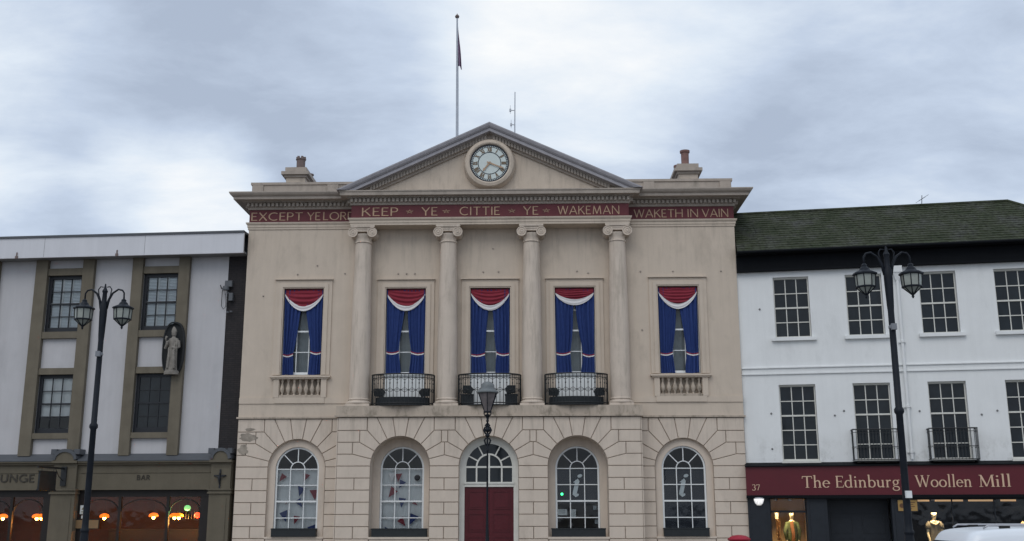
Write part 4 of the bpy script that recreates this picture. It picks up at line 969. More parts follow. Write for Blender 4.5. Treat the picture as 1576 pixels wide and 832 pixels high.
# ---- flagpole, flag, antenna
f = tag(empty('flagpole', (-1.27, .6, 14.5)), 'tall pale flagpole rising behind the pediment', 'flagpole')
m = MB(); m.tube([(0,0,0),(-.02,0,3.0),(-.05,0,5.65)], [.055,.05,.032], 10); m.build('pole', K['polepaint'], f, 40)
m = MB(); m.lathe([(.02,0),(.07,.03),(.085,.08),(.06,.13),(.02,.16),(.012,.20)], (-.05,0,5.64), 12); m.build('finial', K['buff'], f, 40)
m = MB()
def flagf(u, v):
    return (.03+.19*u*(v**1.1)+.02*sin(6*v+5*u)*v, .035*sin(9*u+2*v)*v*(1 if u > .05 else .3)+.06*sin(12*u)*v, -.25*u*v-1.62*v+(.0))
m.grid(flagf, 16, 30); fo = m.build('flag', K['flag'], loc=(-1.315, .6, 19.85), smooth=True); tag(fo, 'hazy pale purple flag hanging limp near the top of the pole', 'flag')
a = tag(empty('radio_antenna', (.86, 1.2, 14.6)), 'thin radio aerial mast with three short side arms behind the pediment', 'antenna')
m = MB(); m.tube([(0,0,0),(.02,0,2.75)], [.028,.018], 8); m.build('mast', K['steel'], a)
for z, s, l in ((2.0,-1,.16),(1.42,-1,.13),(.86,1,.12)):
    m = MB(); m.tube([(0,0,z),(s*l,-.02,z)], .016, 6); m.box(s*l-.035, s*l+.035, -.05, .02, z-.05, z+.055); m.tube([(s*l,-.02,z-.14),(s*l,-.02,z+.20)], .008, 6); m.build('side_arm', K['steel'], a)

# =================================================================== LEFT BUILDING (BAR)
RL = radians(-4)
lb_ = tag(empty('bar_building', (-8.85, .3, 0), RL), 'flat-roofed white rendered building with sandstone window bays over a bar', 'building')
bays = [(-7.45,-6.10,-7.90,-5.67), (-3.82,-2.46,-4.21,-2.06), (-11.1,-9.76,-11.55,-9.33)]
m = MB(); holes = []
for w0, w1, j0, j1 in bays: holes += [(w0, w1, 8.06, 10.16), (w0, w1, 4.42, 6.51)]
wall(m, -14.0, -.66, 3.40, 10.80, holes, 0.0, .16)
m.quad((-14,0,0),(-14,9,0),(-14,9,11),(-14,0,11)); m.quad((-14,9,0),(0.05,9,0),(0.05,9,11),(-14,9,11)); m.quad((.05,.1,0),(.05,9,0),(.05,9,11),(.05,.1,11))
m.build('wall', K['lwall'], lb_)
m = MB(); m.box(-.66, .06, .02, .4, 0, 10.8); m.build('brick_pier', K['shadebrick'], lb_)
for bi, (w0, w1, j0, j1) in enumerate(bays):
    m = MB()
    m.box(j0, w0, -.17, .05, 3.62, 10.74); m.box(w1, j1, -.17, .05, 3.62, 10.74)
    for z0, z1, pr in ((10.16,10.42,.10),(7.82,8.06,.14),(6.51,6.74,.12),(4.22,4.42,.14)): m.box(w0, w1, -pr, .06, z0, z1)
    m.build('stone_bay', K['lstone'], lb_)
    for fl_, (z0, z1) in enumerate(((8.06,10.16),(4.42,6.51))):
        w = sash(lb_, w0, w1, z0, z1, .06, 3, 4, K['bframe'], K['glass'] if not (bi == 1 and fl_ == 1) else K['darkpane'], bar=.026, fr=.12, meet=2)
        if fl_ == 0:
            m = MB()
            for q in range(3):
                a = w0+.15+(w1-w0-.30)*q/3; b = w0+.15+(w1-w0-.30)*(q+1)/3
                for k in range(34):
                    zz = z0+.12+(z1-z0-.24)*k/34
                    m.quad((a,.13,zz),(b,.13,zz),(b,.155,zz+.05),(a,.155,zz+.05))
            for q in (1, 2): a = w0+.15+(w1-w0-.3)*q/3; m.box(a-.04, a+.06, .115, .13, z0+.1, z1-.1, 1)
            m.box(w0+.1, w1-.1, .118, .132, (z0+z1)/2-.0, (z0+z1)/2+.06, 1)
            m.build('louvred_shutter', [K['shutter'], K['blind']], w, recalc=False)
        elif bi != 1:
            m = MB(); m.grid(lambda u, v: (w0+.08+(w1-w0-.16)*u, .17+.012*sin(u*30), z0+.62+(z1-z0-.7)*v), 40, 2); m.build('net_blind', K['blind'], w, True, recalc=False)
m = MB(); m.grid(lambda u, v: (-3.70+1.12*u, .045+.004*sin(u*25), 6.02+.36*v), 20, 2)
# roof fascia
m = MB(); m.box(-14.2, .07, -.62, -.54, 10.72, 11.46); m.build('fascia_board', K['fascia'], lb_)
for uu in (-8.42, -4.62): 
    m = MB(); m.box(uu-.05, uu+.05, -.65, -.62, 10.70, 10.80); m.box(uu-.02, uu+.02, -.645, -.62, 10.80, 10.93); m.build('fascia_bracket', K['buff'], lb_)
for uu in (-11.2, -7.4, -3.6):
    m = MB(); m.box(uu-.006, uu+.006, -.6225, -.62, 10.73, 11.455); m.build('fascia_joint', K['lsoffit'], lb_)
m = MB(); m.box(-14.2, .07, -.54, .5, 10.74, 10.80); m.build('soffit', K['lsoffit'], lb_)
m = MB(); m.box(-14.2, .075, -.66, 9.1, 11.46, 11.54); m.box(-14.0, .05, .1, 9.0, 10.9, 11.46); m.build('flat_roof', K['bluegrey'], lb_)
# shopfront
m = MB()
m.box(-14, -.02, -.20, .3, 2.44, 3.30); m.box(-14, -.02, -.30, .3, 3.30, 3.37); m.box(-14, -.02, -.38, .3, 3.372, 3.42)
for a, b in ((-5.50,-.80),(-14,-6.48)):
    m.box(a, b, -.225, -.2, 3.02, 3.05); m.box(a, b, -.235, -.2, 2.44, 2.50)
m.build('shop_fascia', K['lstone2'], lb_)
m = MB(); m.add([(-14,-.40,3.42),(-.02,-.40,3.42),(-.02,.0,3.66),(-14,.0,3.66),(-14,-.40,3.45),(-.02,-.40,3.45),(-.02,.0,3.69),(-14,.0,3.69)], [(0,1,2,3),(4,7,6,5),(0,4,5,1),(1,5,6,2),(2,6,7,3),(3,7,4,0)]); m.build('lead_ledge', K['bluegrey'], lb_)
for a, b in ((-.76,-.02),(-6.44,-5.56)):
    m = MB(); c = (a+b)/2; hw = (b-a)/2
    m.box(a, b, -.34, .2, 0, 2.30); m.box(a+.12, b-.12, -.36, -.33, .3, 2.15); m.box(a-.05, b+.04, -.40, .2, 2.30, 2.36); m.box(a-.02, b+.02, -.37, .2, 2.36, 2.42); m.box(a-.06, b+.05, -.42, .2, 2.42, 2.47)
    m.box(a+.02, b-.02, -.32, .2, 2.47, 3.36); m.box(a+.10, b-.10, -.335, -.32, 3.20, 3.23); m.box(a-.03, b+.02, -.44, .2, 3.36, 3.44)
    m.prism([(a+.05,3.44)]+[(c-(hw-.05)*cos(pi*k/14), 3.46+.30*sin(pi*k/14)) for k in range(15)]+[(b-.05,3.44)], -.42, .1)
    m.build('shop_pilaster', K['lstone2'], lb_)
    m = MB()
    pl = [(c-(hw+.0)*cos(pi*k/14), 3.49+.36*sin(pi*k/14)) for k in range(15)]; pl2 = [(c-(hw-.10)*cos(pi*k/14), 3.47+.27*sin(pi*k/14)) for k in range(15)]
    for k in range(14): m.prism([pl[k], pl[k+1], pl2[k+1], pl2[k]], -.46, .1)
    m.box(a-.08, a+.12, -.43, .1, 3.66, 3.84); m.box(b-.12, min(b+.08, .0), -.43, .1, 3.66, 3.84)
    m.build('pilaster_hood', K['bluegrey'], lb_)
kl = mat('black sign lettering', (0.042, 0.036, 0.028), 0.6, 0.2, 5)
word(lb_, 'BAR', CAPS, -3.42, -2.97, 2.78, .165, -.203, kl, dep=.02, gap=.24, wscale=1.35); word(lb_, 'LOUNGE', CAPS, -9.05, -7.16, 2.72, .26, -.203, kl, dep=.02, gap=.2, wscale=1.5)
# glazing of the bar
m = MB()
for a, b in ((-5.56,-.76),(-14.0,-6.44)):
    m.box(a, b, -.06, .06, 2.20, 2.44); m.box(a, b, -.06, .06, 0, .45)
    m.box(b-.40, b, -.05, .05, .45, 2.20); m.box(a, a+.18, -.05, .05, .45, 2.20)
    for xx in ((-4.05,-2.32) if b > -2 else (-8.0,-9.6,-11.2)): m.box(xx-.05, xx+.05, -.05, .05, .45, 2.20)
    # arched heads of the lights
    xs = ([-5.38,-4.1,-4.0,-2.37,-2.27,-1.16] if b > -2 else [-9.55,-8.05,-7.95,-6.84])
    for k in range(0, len(xs), 2):
        c, hw = (xs[k]+xs[k+1])/2, (xs[k+1]-xs[k])/2
        for q in range(12):
            p = lambda t, o: (c-(hw+o)*cos(pi*t/12), 1.72+(.42+o)*sin(pi*t/12))
            m.prism([p(q,0), p(q+1,0), p(q+1,-.035), p(q,-.035)], -.03, .03)
m.build('shopfront_frame', K['shopdark'], lb_)
for a, b in ((-5.5, -.8), (-13.9, -6.5)):
    m = MB(); m.quad((a,.003,.4),(b,.003,.4),(b,.003,2.3),(a,.003,2.3)); m.build('shop_glass', K['glass'], lb_, recalc=False)
m = MB()
m.box(-14, -.05, 2.6, 2.7, 0, 3.2); m.box(-14, -.05, .1, 2.6, 2.62, 2.7); m.box(-14, -.05, .1, 2.6, 0, .05); m.box(-.12, -.05, .1, 2.6, 0.05, 2.62)
m.build('bar_interior', K['barwall'], lb_)
def to_world(e, p): return Matrix.Translation(e.location) @ Matrix.Rotation(e.rotation_euler.z, 4, 'Z') @ Vector(p)
LW = lambda p: to_world(lb_, p)
m = MB(); m.box(-5.3, -1.3, 1.9, 2.3, 0.05, 1.02); m.box(-5.4, -1.25, 1.85, 2.32, 1.02, 1.08)
o = m.build('bar_counter', K['shopdark'], loc=LW((0,0,0)), recalc=True); o.rotation_euler.z = RL; tag(o, 'dark wooden bar counter inside the right-hand bar window', 'counter')
bt_m = MB(); bt_m.lathe([(.035,0),(.035,.17),(.013,.22),(.013,.28)], (0,0,0), 10)
kb = [mat('green bottle glass', (0.03,0.09,0.05), .15, .1, 4, spec=.6), mat('brown bottle glass', (0.10,0.04,0.02), .15, .1, 4, spec=.6), mat('pale bottle glass', (0.30,0.26,0.2), .15, .1, 4, spec=.6)]
m = MB(); m.box(-3.3, -1.25, 2.38, 2.6, 1.40, 1.43); o = m.build('bottle_shelf', K['shopdark'], loc=LW((0,0,0))); o.rotation_euler.z = RL; tag(o, 'dark shelf of bottles on the back wall of the bar', 'shelf')
me0 = [bt_m.build('bottle', k_) for k_ in kb]
for k in range(18):
    src = me0[k % 3]; b = src if k < 3 else src.copy()
    if k >= 3: C.objects.link(b)
    b.location = LW((-3.22+.11*k, 2.48, 1.432)); tag(b, ['green', 'brown', 'pale'][k % 3]+' glass bottle in the row on the shelf at the back of the bar', 'bottle', ['green', 'brown', 'pale'][k % 3]+' bottles on the bar shelf')
# lit wall lamps in the bar
def bar_lamp(u, z, label, glow=1.0, kind='amber', dpt=.55):
    p = LW((u, dpt, z)); l_ = tag(empty('bar_lamp', p), label, 'lamp', 'amber lamps in the bar windows' if kind == 'amber' else None)
    m = MB(); m.tube([(0,.0,1.0+2.6-z-1.0),(0,0,.13)], .006, 6); m.lathe([(.015,.09),(.03,.10),(.03,.14),(.012,.15)], (0,0,0), 12); m.build('cord', K['shopdark'], l_)
    if kind == 'amber':
        m = MB(); m.lathe([(.004,-.115),(.04,-.09),(.055,-.05),(.035,.0),(.018,.06)], (0,0,0), 14); m.build('bulb', K['amber'], l_, True)
        m = MB(); m.lathe([(.15,-.03),(.165,.02),(.13,.075),(.05,.11)], (0,0,0), 18, cap=False); m.build('glow_shade', K['amberglow'], l_, True)  # glowing shade shaped to imitate the orange glow around the bulb
    else:
        m = MB(); m.lathe([(.01,-.09),(.09,-.07),(.12,.0),(.09,.07),(.03,.10)], (0,0,0), 16, sq=.9); m.build('glow_shade', K['redlamp' if kind == 'red' else 'greenlamp'], l_, True)
    pl = bpy.data.lights.new('lamp_light', 'POINT'); pl.energy = 26*glow; pl.color = {'amber': (1, .40, .10), 'red': (1, .12, .05), 'green': (.3, .9, .35)}[kind]; pl.shadow_soft_size = .08
    po = bpy.data.objects.new('lamp_light', pl); C.objects.link(po); po.parent = l_; po.location = (0, -.02, -.2)
bar_lamp(-8.62, 1.52, 'amber lamp at the very left edge of the photograph in the bar window', .8)
bar_lamp(-7.36, 1.52, 'brightest amber lamp in the window under the lounge lettering', 1.3); bar_lamp(-7.18, 1.52, 'amber lamp just right of the brightest one under the lounge lettering', .9)
bar_lamp(-4.86, 1.53, 'amber lamp beside the lamp post at the left end of the bar window', 1.2)
bar_lamp(-3.06, 1.55, 'amber lamp directly below the bar lettering', 1.2); bar_lamp(-2.30, 1.54, 'amber lamp right of the bar lettering, left one of a close pair', .8); bar_lamp(-2.14, 1.54, 'amber lamp right of the bar lettering, right one of a close pair', .8)
bar_lamp(-1.47, 1.57, 'red glowing lamp at the right end of the bar window', .6, 'red'); bar_lamp(-1.85, 1.82, 'green glowing glass lamp above the red lamp in the bar', .5, 'green')
# statue in its niche
ni = tag(empty('wall_niche', LW((-2.42, -.19, 6.40)), RL), 'dark round-topped wall niche between the upper and lower bar windows', 'niche')
def oval(w, h, n=40, k=2.6): return [(w*math.copysign(abs(cos(2*pi*i/n))**(2/k), cos(2*pi*i/n)), h/2+h/2*math.copysign(abs(sin(2*pi*i/n))**(2/k), sin(2*pi*i/n))) for i in range(n)]
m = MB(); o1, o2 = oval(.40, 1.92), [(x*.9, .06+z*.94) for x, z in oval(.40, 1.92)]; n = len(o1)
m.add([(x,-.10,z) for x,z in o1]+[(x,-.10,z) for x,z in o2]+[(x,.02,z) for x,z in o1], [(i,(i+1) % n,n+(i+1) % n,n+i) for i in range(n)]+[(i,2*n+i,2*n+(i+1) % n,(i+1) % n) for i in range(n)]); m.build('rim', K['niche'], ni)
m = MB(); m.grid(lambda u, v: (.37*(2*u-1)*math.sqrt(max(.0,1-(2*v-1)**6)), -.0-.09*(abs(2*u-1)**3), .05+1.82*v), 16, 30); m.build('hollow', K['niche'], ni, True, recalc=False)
st_ = tag(empty('statue', LW((-2.40, -.36, 6.42)), RL), 'weathered grey stone statue of a robed standing figure in a pointed hat', 'statue')
m = MB(); m.loft([(0,.02,0,.26,.16),(0,.02,.10,.27,.17),(0,.02,.14,.22,.14)], 20); m.build('plinth', K['stonefig'], st_)
m = MB()
m.loft([(0,0,.13,.22,.13),(0,0,.25,.20,.12),(.0,0,.6,.18,.115),(.01,0,.85,.165,.11),(.02,0,1.0,.165,.11),(.02,0,1.18,.19,.115),(.02,0,1.27,.17,.10),(.02,0,1.31,.07,.06),(.02,0,1.36,.055,.055),(.02,-.01,1.39,.075,.08),(.02,-.01,1.46,.085,.09),(.02,-.005,1.52,.075,.085)], 24)
m.loft([(.02,0,1.50,.095,.09),(.02,0,1.54,.10,.085),(.01,0,1.62,.08,.055),(.0,0,1.71,.02,.03)], 16)
m.tube([(-.14,0,1.20),(-.22,-.02,1.02),(-.23,-.09,.93),(-.16,-.15,1.06),(-.14,-.16,1.16)], [.065,.06,.05,.042,.05], 10); m.tube([(.19,0,1.20),(.23,-.02,.98),(.16,-.12,.90),(.04,-.16,.95)], [.065,.06,.05,.045], 10)
m.tube([(.14,-.1,1.1),(.10,-.14,.8),(.13,-.14,.5),(.15,-.12,.2)], [.03,.05,.06,.05], 8); m.tube([(-.1,-.1,.95),(-.06,-.13,.6),(-.1,-.13,.2)], [.03,.045,.05], 8)
m.lathe([(.012,0),(.012,.03)], (.02,-.1,1.44), 6)
fig = m.build('figure', K['stonefig'], st_, True); rm = fig.modifiers.new('r', 'REMESH'); rm.mode = 'VOXEL'; rm.voxel_size = .014; rm.use_smooth_shade = True
m = MB(); m.tube([(.20,-.14,.15),(.20,-.15,1.0),(.19,-.15,1.18)], .018, 8); m.tube([(-.17,-.17,1.12),(-.20,-.18,1.25),(-.16,-.18,1.34)], [.015,.03,.045], 8); m.build('staff', K['stonefig'], st_, True)
# crucifix emblem on the right pilaster
m = MB(); m.box(-.025, .025, -.03, 0, -.05, .62); m.box(-.21, .21, -.032, 0, .38, .43); m.tube([(0,-.05,.12),(-.02,-.06,.30),(0,-.06,.42)], [.02,.04,.03], 8); m.tube([(-.19,-.05,.42),(-.02,-.06,.33)], .016, 6); m.tube([(.19,-.05,.42),(.02,-.06,.33)], .016, 6); m.lathe([(.03,0),(.035,.03),(.02,.065)], (0,-.06,.44), 8)
o = m.build('crucifix', K['bframe'], loc=LW((-.40,-.325,2.50))); o.rotation_euler.z = RL; tag(o, 'small dark crucifix emblem on the bar pilaster beside the town hall', 'emblem')
# hanging sign
hs = tag(empty('hanging_sign', LW((-6.02,-.34,2.4)), RL), 'black hanging sign board on a long iron bracket by the lounge lettering', 'sign')
m = MB(); m.box(-.10, .10, -.04, 0, .18, .84); m.build('wall_plate', K['iron'], hs)
m = MB(); m.box(-.02, .02, -1.75, -.02, .74, .80); m.tube([(0,-.04,.35),(0,-.35,.5),(0,-.6,.74)], .014, 6); m.build('bracket_arm', K['iron'], hs)
m = MB(); m.box(-.03, .03, -1.62, -.55, .02, .62); m.box(-.04, .04, -1.66, -.51, .0, .04); m.box(-.04, .04, -1.66, -.51, .61, .65)
for yy in (-.7, -1.48): m.box(-.008, .008, yy-.01, yy+.01, .65, .74)
m.build('sign_board', K['blackbox'], hs)
# CCTV camera with cables
K['cctv'] = mat('dark grey camera plastic', (0.10, 0.105, 0.115), .5, .1, 8)
cc = tag(empty('security_camera', LW((-.62,-.02,9.3)), RL), 'grey security camera with looped cables on the shade-darkened brick strip', 'camera')
m = MB(); m.box(-.10, .16, -.10, .05, .30, .52); m.lathe([(.02,0),(.11,.02),(.12,.10),(.10,.16)], (-.03,-.16,.14), 14); m.build('housing', K['cctv'], cc, 40)
m = MB(); m.box(.08, .22, -.14, .03, -.22, .06); m.tube([(.0,-.1,.12),(.08,-.12,.05),(.15,-.1,0)], .022, 8); m.build('junction_box', K['cctv'], cc)
m = MB(); m.tube([(-.16,-.06,.28),(-.19,-.08,.1),(-.19,-.08,-.4),(-.12,-.06,-.52),(-.04,-.04,-.42),(-.05,-.05,-.1),(-.08,-.06,.05)], .012, 6); m.tube([(.03,-.05,.1),(.0,-.06,-.2),(.08,-.05,-.5)], .012, 6); m.tube([(-.26,-.1,.36),(-.22,-.1,.24),(-.14,-.1,.2)], .02, 6); m.build('cable', K['rubber'], cc, True)
m = MB(); m.lathe([(.05,0),(.05,.05)], (.06,-.08,-.66), 10); m.lathe([(.05,0),(.05,.05)], (.18,-.08,-.64), 10); m.build('floodlamp', K['cctv'], cc)

# =================================================================== RIGHT BUILDING (SHOP)
RR = radians(-9)
rb = tag(empty('shop_building', (8.75, .1, 0), RR), 'white painted building with mossy roof, black eaves and a maroon shop sign', 'building')
RW = lambda p: to_world(rb, p)
XU = [1.25, 3.70, 6.13, 8.58]
m = MB(); holes = []
for u in XU: holes += [(u, u+1.22, 7.52, 9.72), (u, u+1.22, 3.30, 5.93)]
wall(m, .02, 12.2, 2.10, 10.60, holes, 0.0, .20)
m.quad((12.2,0,0),(12.2,7,0),(12.2,7,10.6),(12.2,0,10.6)); m.quad((.02,7,0),(12.2,7,0),(12.2,7,10.6),(.02,7,10.6)); m.quad((.02,0,0),(.02,7,0),(.02,7,10.6),(.02,0,10.6))
m.box(.03, 12.22, -.05, .0, 6.29, 6.33); m.box(.03, 12.22, -.025, .0, 6.33, 6.50); m.box(.03, 12.22, -.07, .0, 6.50, 6.535)
m.build('wall', K['rwall'], rb)
for i, u in enumerate(XU):
    for lo, (z0, z1) in enumerate(((7.52,9.72),(3.30,5.93))):
        w = sash(rb, u+.01, u+1.21, z0+.05, z1-.03, .14, 3, 4 if lo == 0 else 5, K['offwhite'], K['darkpane'], bar=.03, fr=.035, meet=2 if lo == 0 else 3)
        m = MB(); m.box(u-.14, u+1.36, -.12, .14, z0-.07, z0+.045) if lo == 0 else m.box(u-.03, u+1.25, -.08, .14, z0-.05, z0+.045)
        m.build('window_sill', K['rwall'] if lo == 0 else K['offwhite'], rb)
        m = MB(); m.box(u+.002, u+1.218, .09, .145, z1-.05, z1-.002); m.build('window_head', K['offwhite'], rb)
    if i in (1, 2):
        m = MB(); a, b = u-.16, u+1.34; zt, z0 = 4.34, 3.34; yo = -.42
        for zz, rr in ((zt,.022),(zt-.10,.010),(z0,.016),(z0+.42,.010)): m.tube([(a,0,zz),(a,yo,zz),(b,yo,zz),(b,0,zz)], rr, 6)
        for k in range(15):
            xx = a+(b-a)*k/14; m.tube([(xx,yo,z0-.02),(xx,yo,zt)], .010, 5)
            if k < 14: xm = a+(b-a)*(k+.5)/14; m.tube([(xx,yo,z0+.34),(xm,yo,z0+.42),(a+(b-a)*(k+1)/14,yo,z0+.34)], .006, 4)
        for s in (a, b):
            for k in range(1, 4): yy = yo*k/4; m.tube([(s,yy,z0-.02),(s,yy,zt)], .010, 5)
        m.box(a, b, yo, 0, z0-.06, z0-.03); m.build('iron_balconet', K['iron'], rb)
for uu, zz in ((.95,4.95),(.92,3.75),(3.36,5.0),(5.80,4.95),(8.25,4.92),(3.05,4.85),(7.75,4.8),(.75,8.6)):
    m = MB(); m.lathe([(.036,0),(.036,-.012),(.016,-.016),(.016,-.05)], (uu, 0, zz), 10, axis='y'); m.build('wall_fixing', K['lsoffit'], rb, 40)
# eaves and roof
m = MB(); m.box(.03, 12.5, -.14, .0, 9.93, 10.58); m.box(.03, 12.6, -.40, -.14, 10.50, 10.58); m.box(.05, 12.6, -.20, -.14, 9.93, 10.0); m.build('black_eaves', K['rblack'], rb)
m = MB()
EV, RG = (-.46, 10.60), (2.0, 12.62); x0r, x1r = .06, 12.6; xh = 9.85
nr = 17
for k in range(nr):                                     # courses of slates, each a thin lapped sheet
    t0, t1 = k/nr, (k+1)/nr+.012
    y0_, z0_ = EV[0]+(RG[0]-EV[0])*t0, EV[1]+(RG[1]-EV[1])*t0
    y1_, z1_ = EV[0]+(RG[0]-EV[0])*t1, EV[1]+(RG[1]-EV[1])*t1
    xa0, xa1 = x1r+(xh-x1r)*t0, x1r+(xh-x1r)*min(t1,1)
    nsl = 46; rg = random.Random(k)
    for q in range(nsl):
        a = x0r+(xa0-x0r)*q/nsl; b = x0r+(xa0-x0r)*(q+1)/nsl-.005
        a2 = x0r+(xa1-x0r)*q/nsl; b2 = x0r+(xa1-x0r)*(q+1)/nsl-.005
        li = .035+rg.uniform(-.006,.014); sl = rg.uniform(-.008,.008)
        m.add([(a,y0_,z0_+li),(b,y0_,z0_+li+sl),(b2,y1_,z1_+.006),(a2,y1_,z1_+.006),(a,y0_+.01,z0_),(b,y0_+.01,z0_),(b2,y1_,z1_-.01),(a2,y1_,z1_-.01)], [(0,1,2,3),(0,4,5,1),(1,5,6,2),(3,7,4,0)])
m.quad((x0r,EV[0]+.02,EV[1]-.012),(x1r,EV[0]+.02,EV[1]-.012),(xh,RG[0],RG[1]-.012),(x0r,RG[0],RG[1]-.012))
m.quad((x1r,EV[0],EV[1]),(x1r,6.5,EV[1]),(xh,RG[0]+.01,RG[1]),(xh,RG[0],RG[1])); m.quad((x0r,6.5,EV[1]),(x1r,6.5,EV[1]),(xh,RG[0],RG[1]),(x0r,RG[0],RG[1]))
m.build('slate_roof', K['tiles'], rb, recalc=False)
m = MB(); m.tube([(x0r,RG[0],RG[1]+.02),(xh,RG[0],RG[1]+.02)], .07, 8); m.tube([(xh,RG[0],RG[1]+.02),(x1r,EV[0],EV[1]+.05)], .06, 8); m.build('ridge_tiles', K['tiles'], rb)
m = MB(); m.tube([(.05,-.50,10.57),(12.6,-.50,10.57)], .05, 8); m.build('gutter', K['rblack'], rb)
# drainpipe
dp = 5.42
m = MB(); m.box(dp-.16, dp+.16, -.26, -.01, 9.70, 9.92); m.add([(dp-.14,-.24,9.70),(dp+.14,-.24,9.70),(dp+.14,-.02,9.70),(dp-.14,-.02,9.70),(dp-.05,-.16,9.42),(dp+.05,-.16,9.42),(dp+.05,-.06,9.42),(dp-.05,-.06,9.42)], [(0,1,5,4),(1,2,6,5),(2,3,7,6),(3,0,4,7)])
m.tube([(dp,-.11,9.45),(dp,-.11,7.55),(dp,-.11,3.36)], .052, 12)
for zz in (7.25, 5.05, 3.55): m.lathe([(.055,0),(.072,.01),(.072,.10),(.055,.11)], (dp,-.11,zz), 12); m.box(dp-.12, dp+.12, -.06, .0, zz+.02, zz+.06)
m.build('drainpipe', K['rwall'], rb, 40)
# sign band
m = MB(); m.box(-.02, 12.2, -.36, .1, 2.20, 3.14); sgn = m.build('sign_band', K['sign'], rb)
m = MB(); m.box(-.03, 12.2, -.44, .05, 3.142, 3.17); m.add([(-.03,-.44,3.17),(12.2,-.44,3.17),(12.2,0,3.29),(-.03,0,3.29)], [(0,1,2,3)]); m.box(-.03, 12.2, -.40, .05, 2.10, 2.198); m.build('sign_moulding', K['rblack'], rb)
for wd, a, b in (('The', 1.80, 2.70), ('Edinburgh', 2.87, 5.22), ('Woollen', 5.40, 7.16), ('Mill', 7.36, 8.36)):
    word(sgn, wd, SER, a, b, 2.44, .38, -.361, K['signtext'], dep=.015, gap=.03)
word(sgn, '37', SER, .16, .43, 2.42, .22, -.361, K['signtext'], dep=.015, gap=.04, wscale=1.1)
# shopfront joinery
m = MB()
for a, b in ((.0,.72),(1.92,2.58),(4.62,5.14),(10.2,10.8)):
    m.box(a, b, -.24, .1, 0, 2.10); m.box(a+.1, b-.1, -.26, -.23, .35, 1.95); m.box(a-.0, b, -.29, .1, .0, .25)
m.box(.72, 1.92, -.1, .1, 0, .45); m.box(5.14, 10.2, -.1, .1, 0, .35); m.box(.72, 1.92, -.06, .0, 1.63, 1.70); m.box(.72, .76, -.06, .0, .45, 2.1); m.box(1.88, 1.92, -.06, .0, .45, 2.1)
for a in (6.55, 7.85, 9.1): m.box(a-.02, a+.02, -.05, .0, .35, 2.1)
m.box(5.14, 10.2, -.05, .0, 2.04, 2.1)
m.build('shopfront_joinery', K['navy'], rb)
m = MB(); m.box(2.58, 4.62, .45, .52, 0, 2.12); m.box(2.58, 4.62, -.1, .45, 2.06, 2.10); m.box(2.58, 4.62, .42, .45, 1.60, 1.66)
for c in (3.09, 4.11):
    for z0, z1 in ((.25,.80),(.95,1.5)):
        for (a, b, zz0, zz1) in ((c-.36,c+.36,z0,z0+.03),(c-.36,c+.36,z1-.03,z1),(c-.36,c-.33,z0+.03,z1-.03),(c+.33,c+.36,z0+.03,z1-.03)): m.box(a, b, .435, .452, zz0, zz1)
m.build('shop_doors', K['navy'], rb)
for a, b in ((.74, 1.90), (5.14, 10.2)):
    m = MB(); m.quad((a,-.03,.4),(b,-.03,.4),(b,-.03,2.07),(a,-.03,2.07)); m.build('shop_glass', K['glass'], rb, recalc=False)
kw = mat('warm shop wall', (0.36, 0.26, 0.16), .8, .15, 2); kd = mat('dark shop wall', (0.03, 0.033, 0.042), .8, .2, 2)
m = MB(); m.box(.70, 2.0, 1.5, 1.56, 0, 2.3); m.box(.62, .70, .1, 1.5, 0, 2.3); m.box(1.95, 2.0, .1, 1.5, 0, 2.3); m.box(.62, 2.0, .1, 1.56, 2.14, 2.2); m.box(.62, 2.0, .1, 1.56, 0, .44); m.build('window_display', kw, rb)
m = MB(); m.box(5.0, 12.1, 2.6, 2.66, 0, 2.3); m.box(5.0, 5.06, .1, 2.6, 0, 2.3); m.box(5.0, 12.1, .1, 2.66, 2.14, 2.2); m.box(5.0, 12.1, .1, 2.66, 0, .3); m.build('shop_interior', kd, rb)
# lights inside the shop
def shop_light(name, u, y, z, e, col=(1, .74, .42), size=.12):
    pl = bpy.data.lights.new(name, 'POINT'); pl.energy = e; pl.color = col; pl.shadow_soft_size = size
    po = bpy.data.objects.new(name, pl); C.objects.link(po); po.location = RW((u, y, z)); return po
def spot_fitting(u, y, z, e, label, col=(1, .74, .42)):
    f = tag(empty('spotlight', RW((u, y, z)), RR), label, 'spotlight', 'spotlights in the shop windows')
    m = MB(); m.lathe([(.05,0),(.06,-.04),(.06,-.12),(.045,-.12)], (0,0,.02), 14); m.build('housing', K['alloy'], f, 40)
    m = MB(); m.lathe([(.044,0),(.044,.008)], (0,0,-.098), 14); m.build('bulb', emit('warm bulb', (1,.75,.42), 4), f)
    pl = bpy.data.lights.new('spot_light', 'SPOT'); pl.energy = e; pl.color = col; pl.spot_size = radians(110); pl.spot_blend = .7; pl.shadow_soft_size = .05
    po = bpy.data.objects.new('spot_light', pl); C.objects.link(po); po.parent = f; po.location = (0, 0, -.12)
spot_fitting(1.42, .28, 2.12, 75, 'spotlight over the green jacket mannequin'); spot_fitting(.95, .34, 2.12, 100, 'spotlight over the patterned scarf in the narrow window')
spot_fitting(6.02, .22, 2.12, 130, 'spotlight over the striped shirt mannequin'); spot_fitting(9.0, .22, 2.12, 120, 'spotlight over the mannequin at the right edge of the picture')
for k, (a, b) in enumerate(((5.28,5.92),(6.10,6.98),(7.15,7.95),(8.15,8.62))):
    m = MB(); m.box(a, b, -.0, .04, 0, .13); m.box(a-.02, b+.02, .04, .06, -.02, .15, 1)
    o = m.build('light_panel', [K['warmpanel'], K['navy']], loc=RW((0,.32,1.985))); o.rotation_euler.z = RR
    tag(o, ['short warm light panel above the yellow plaque, leftmost in the shop window', 'warm light panel above the striped shirt mannequin', 'warm light panel second from the right in the shop window', 'short warm light panel at the right edge of the picture'][k], 'light panel', 'warm light panels along the top of the shop window')
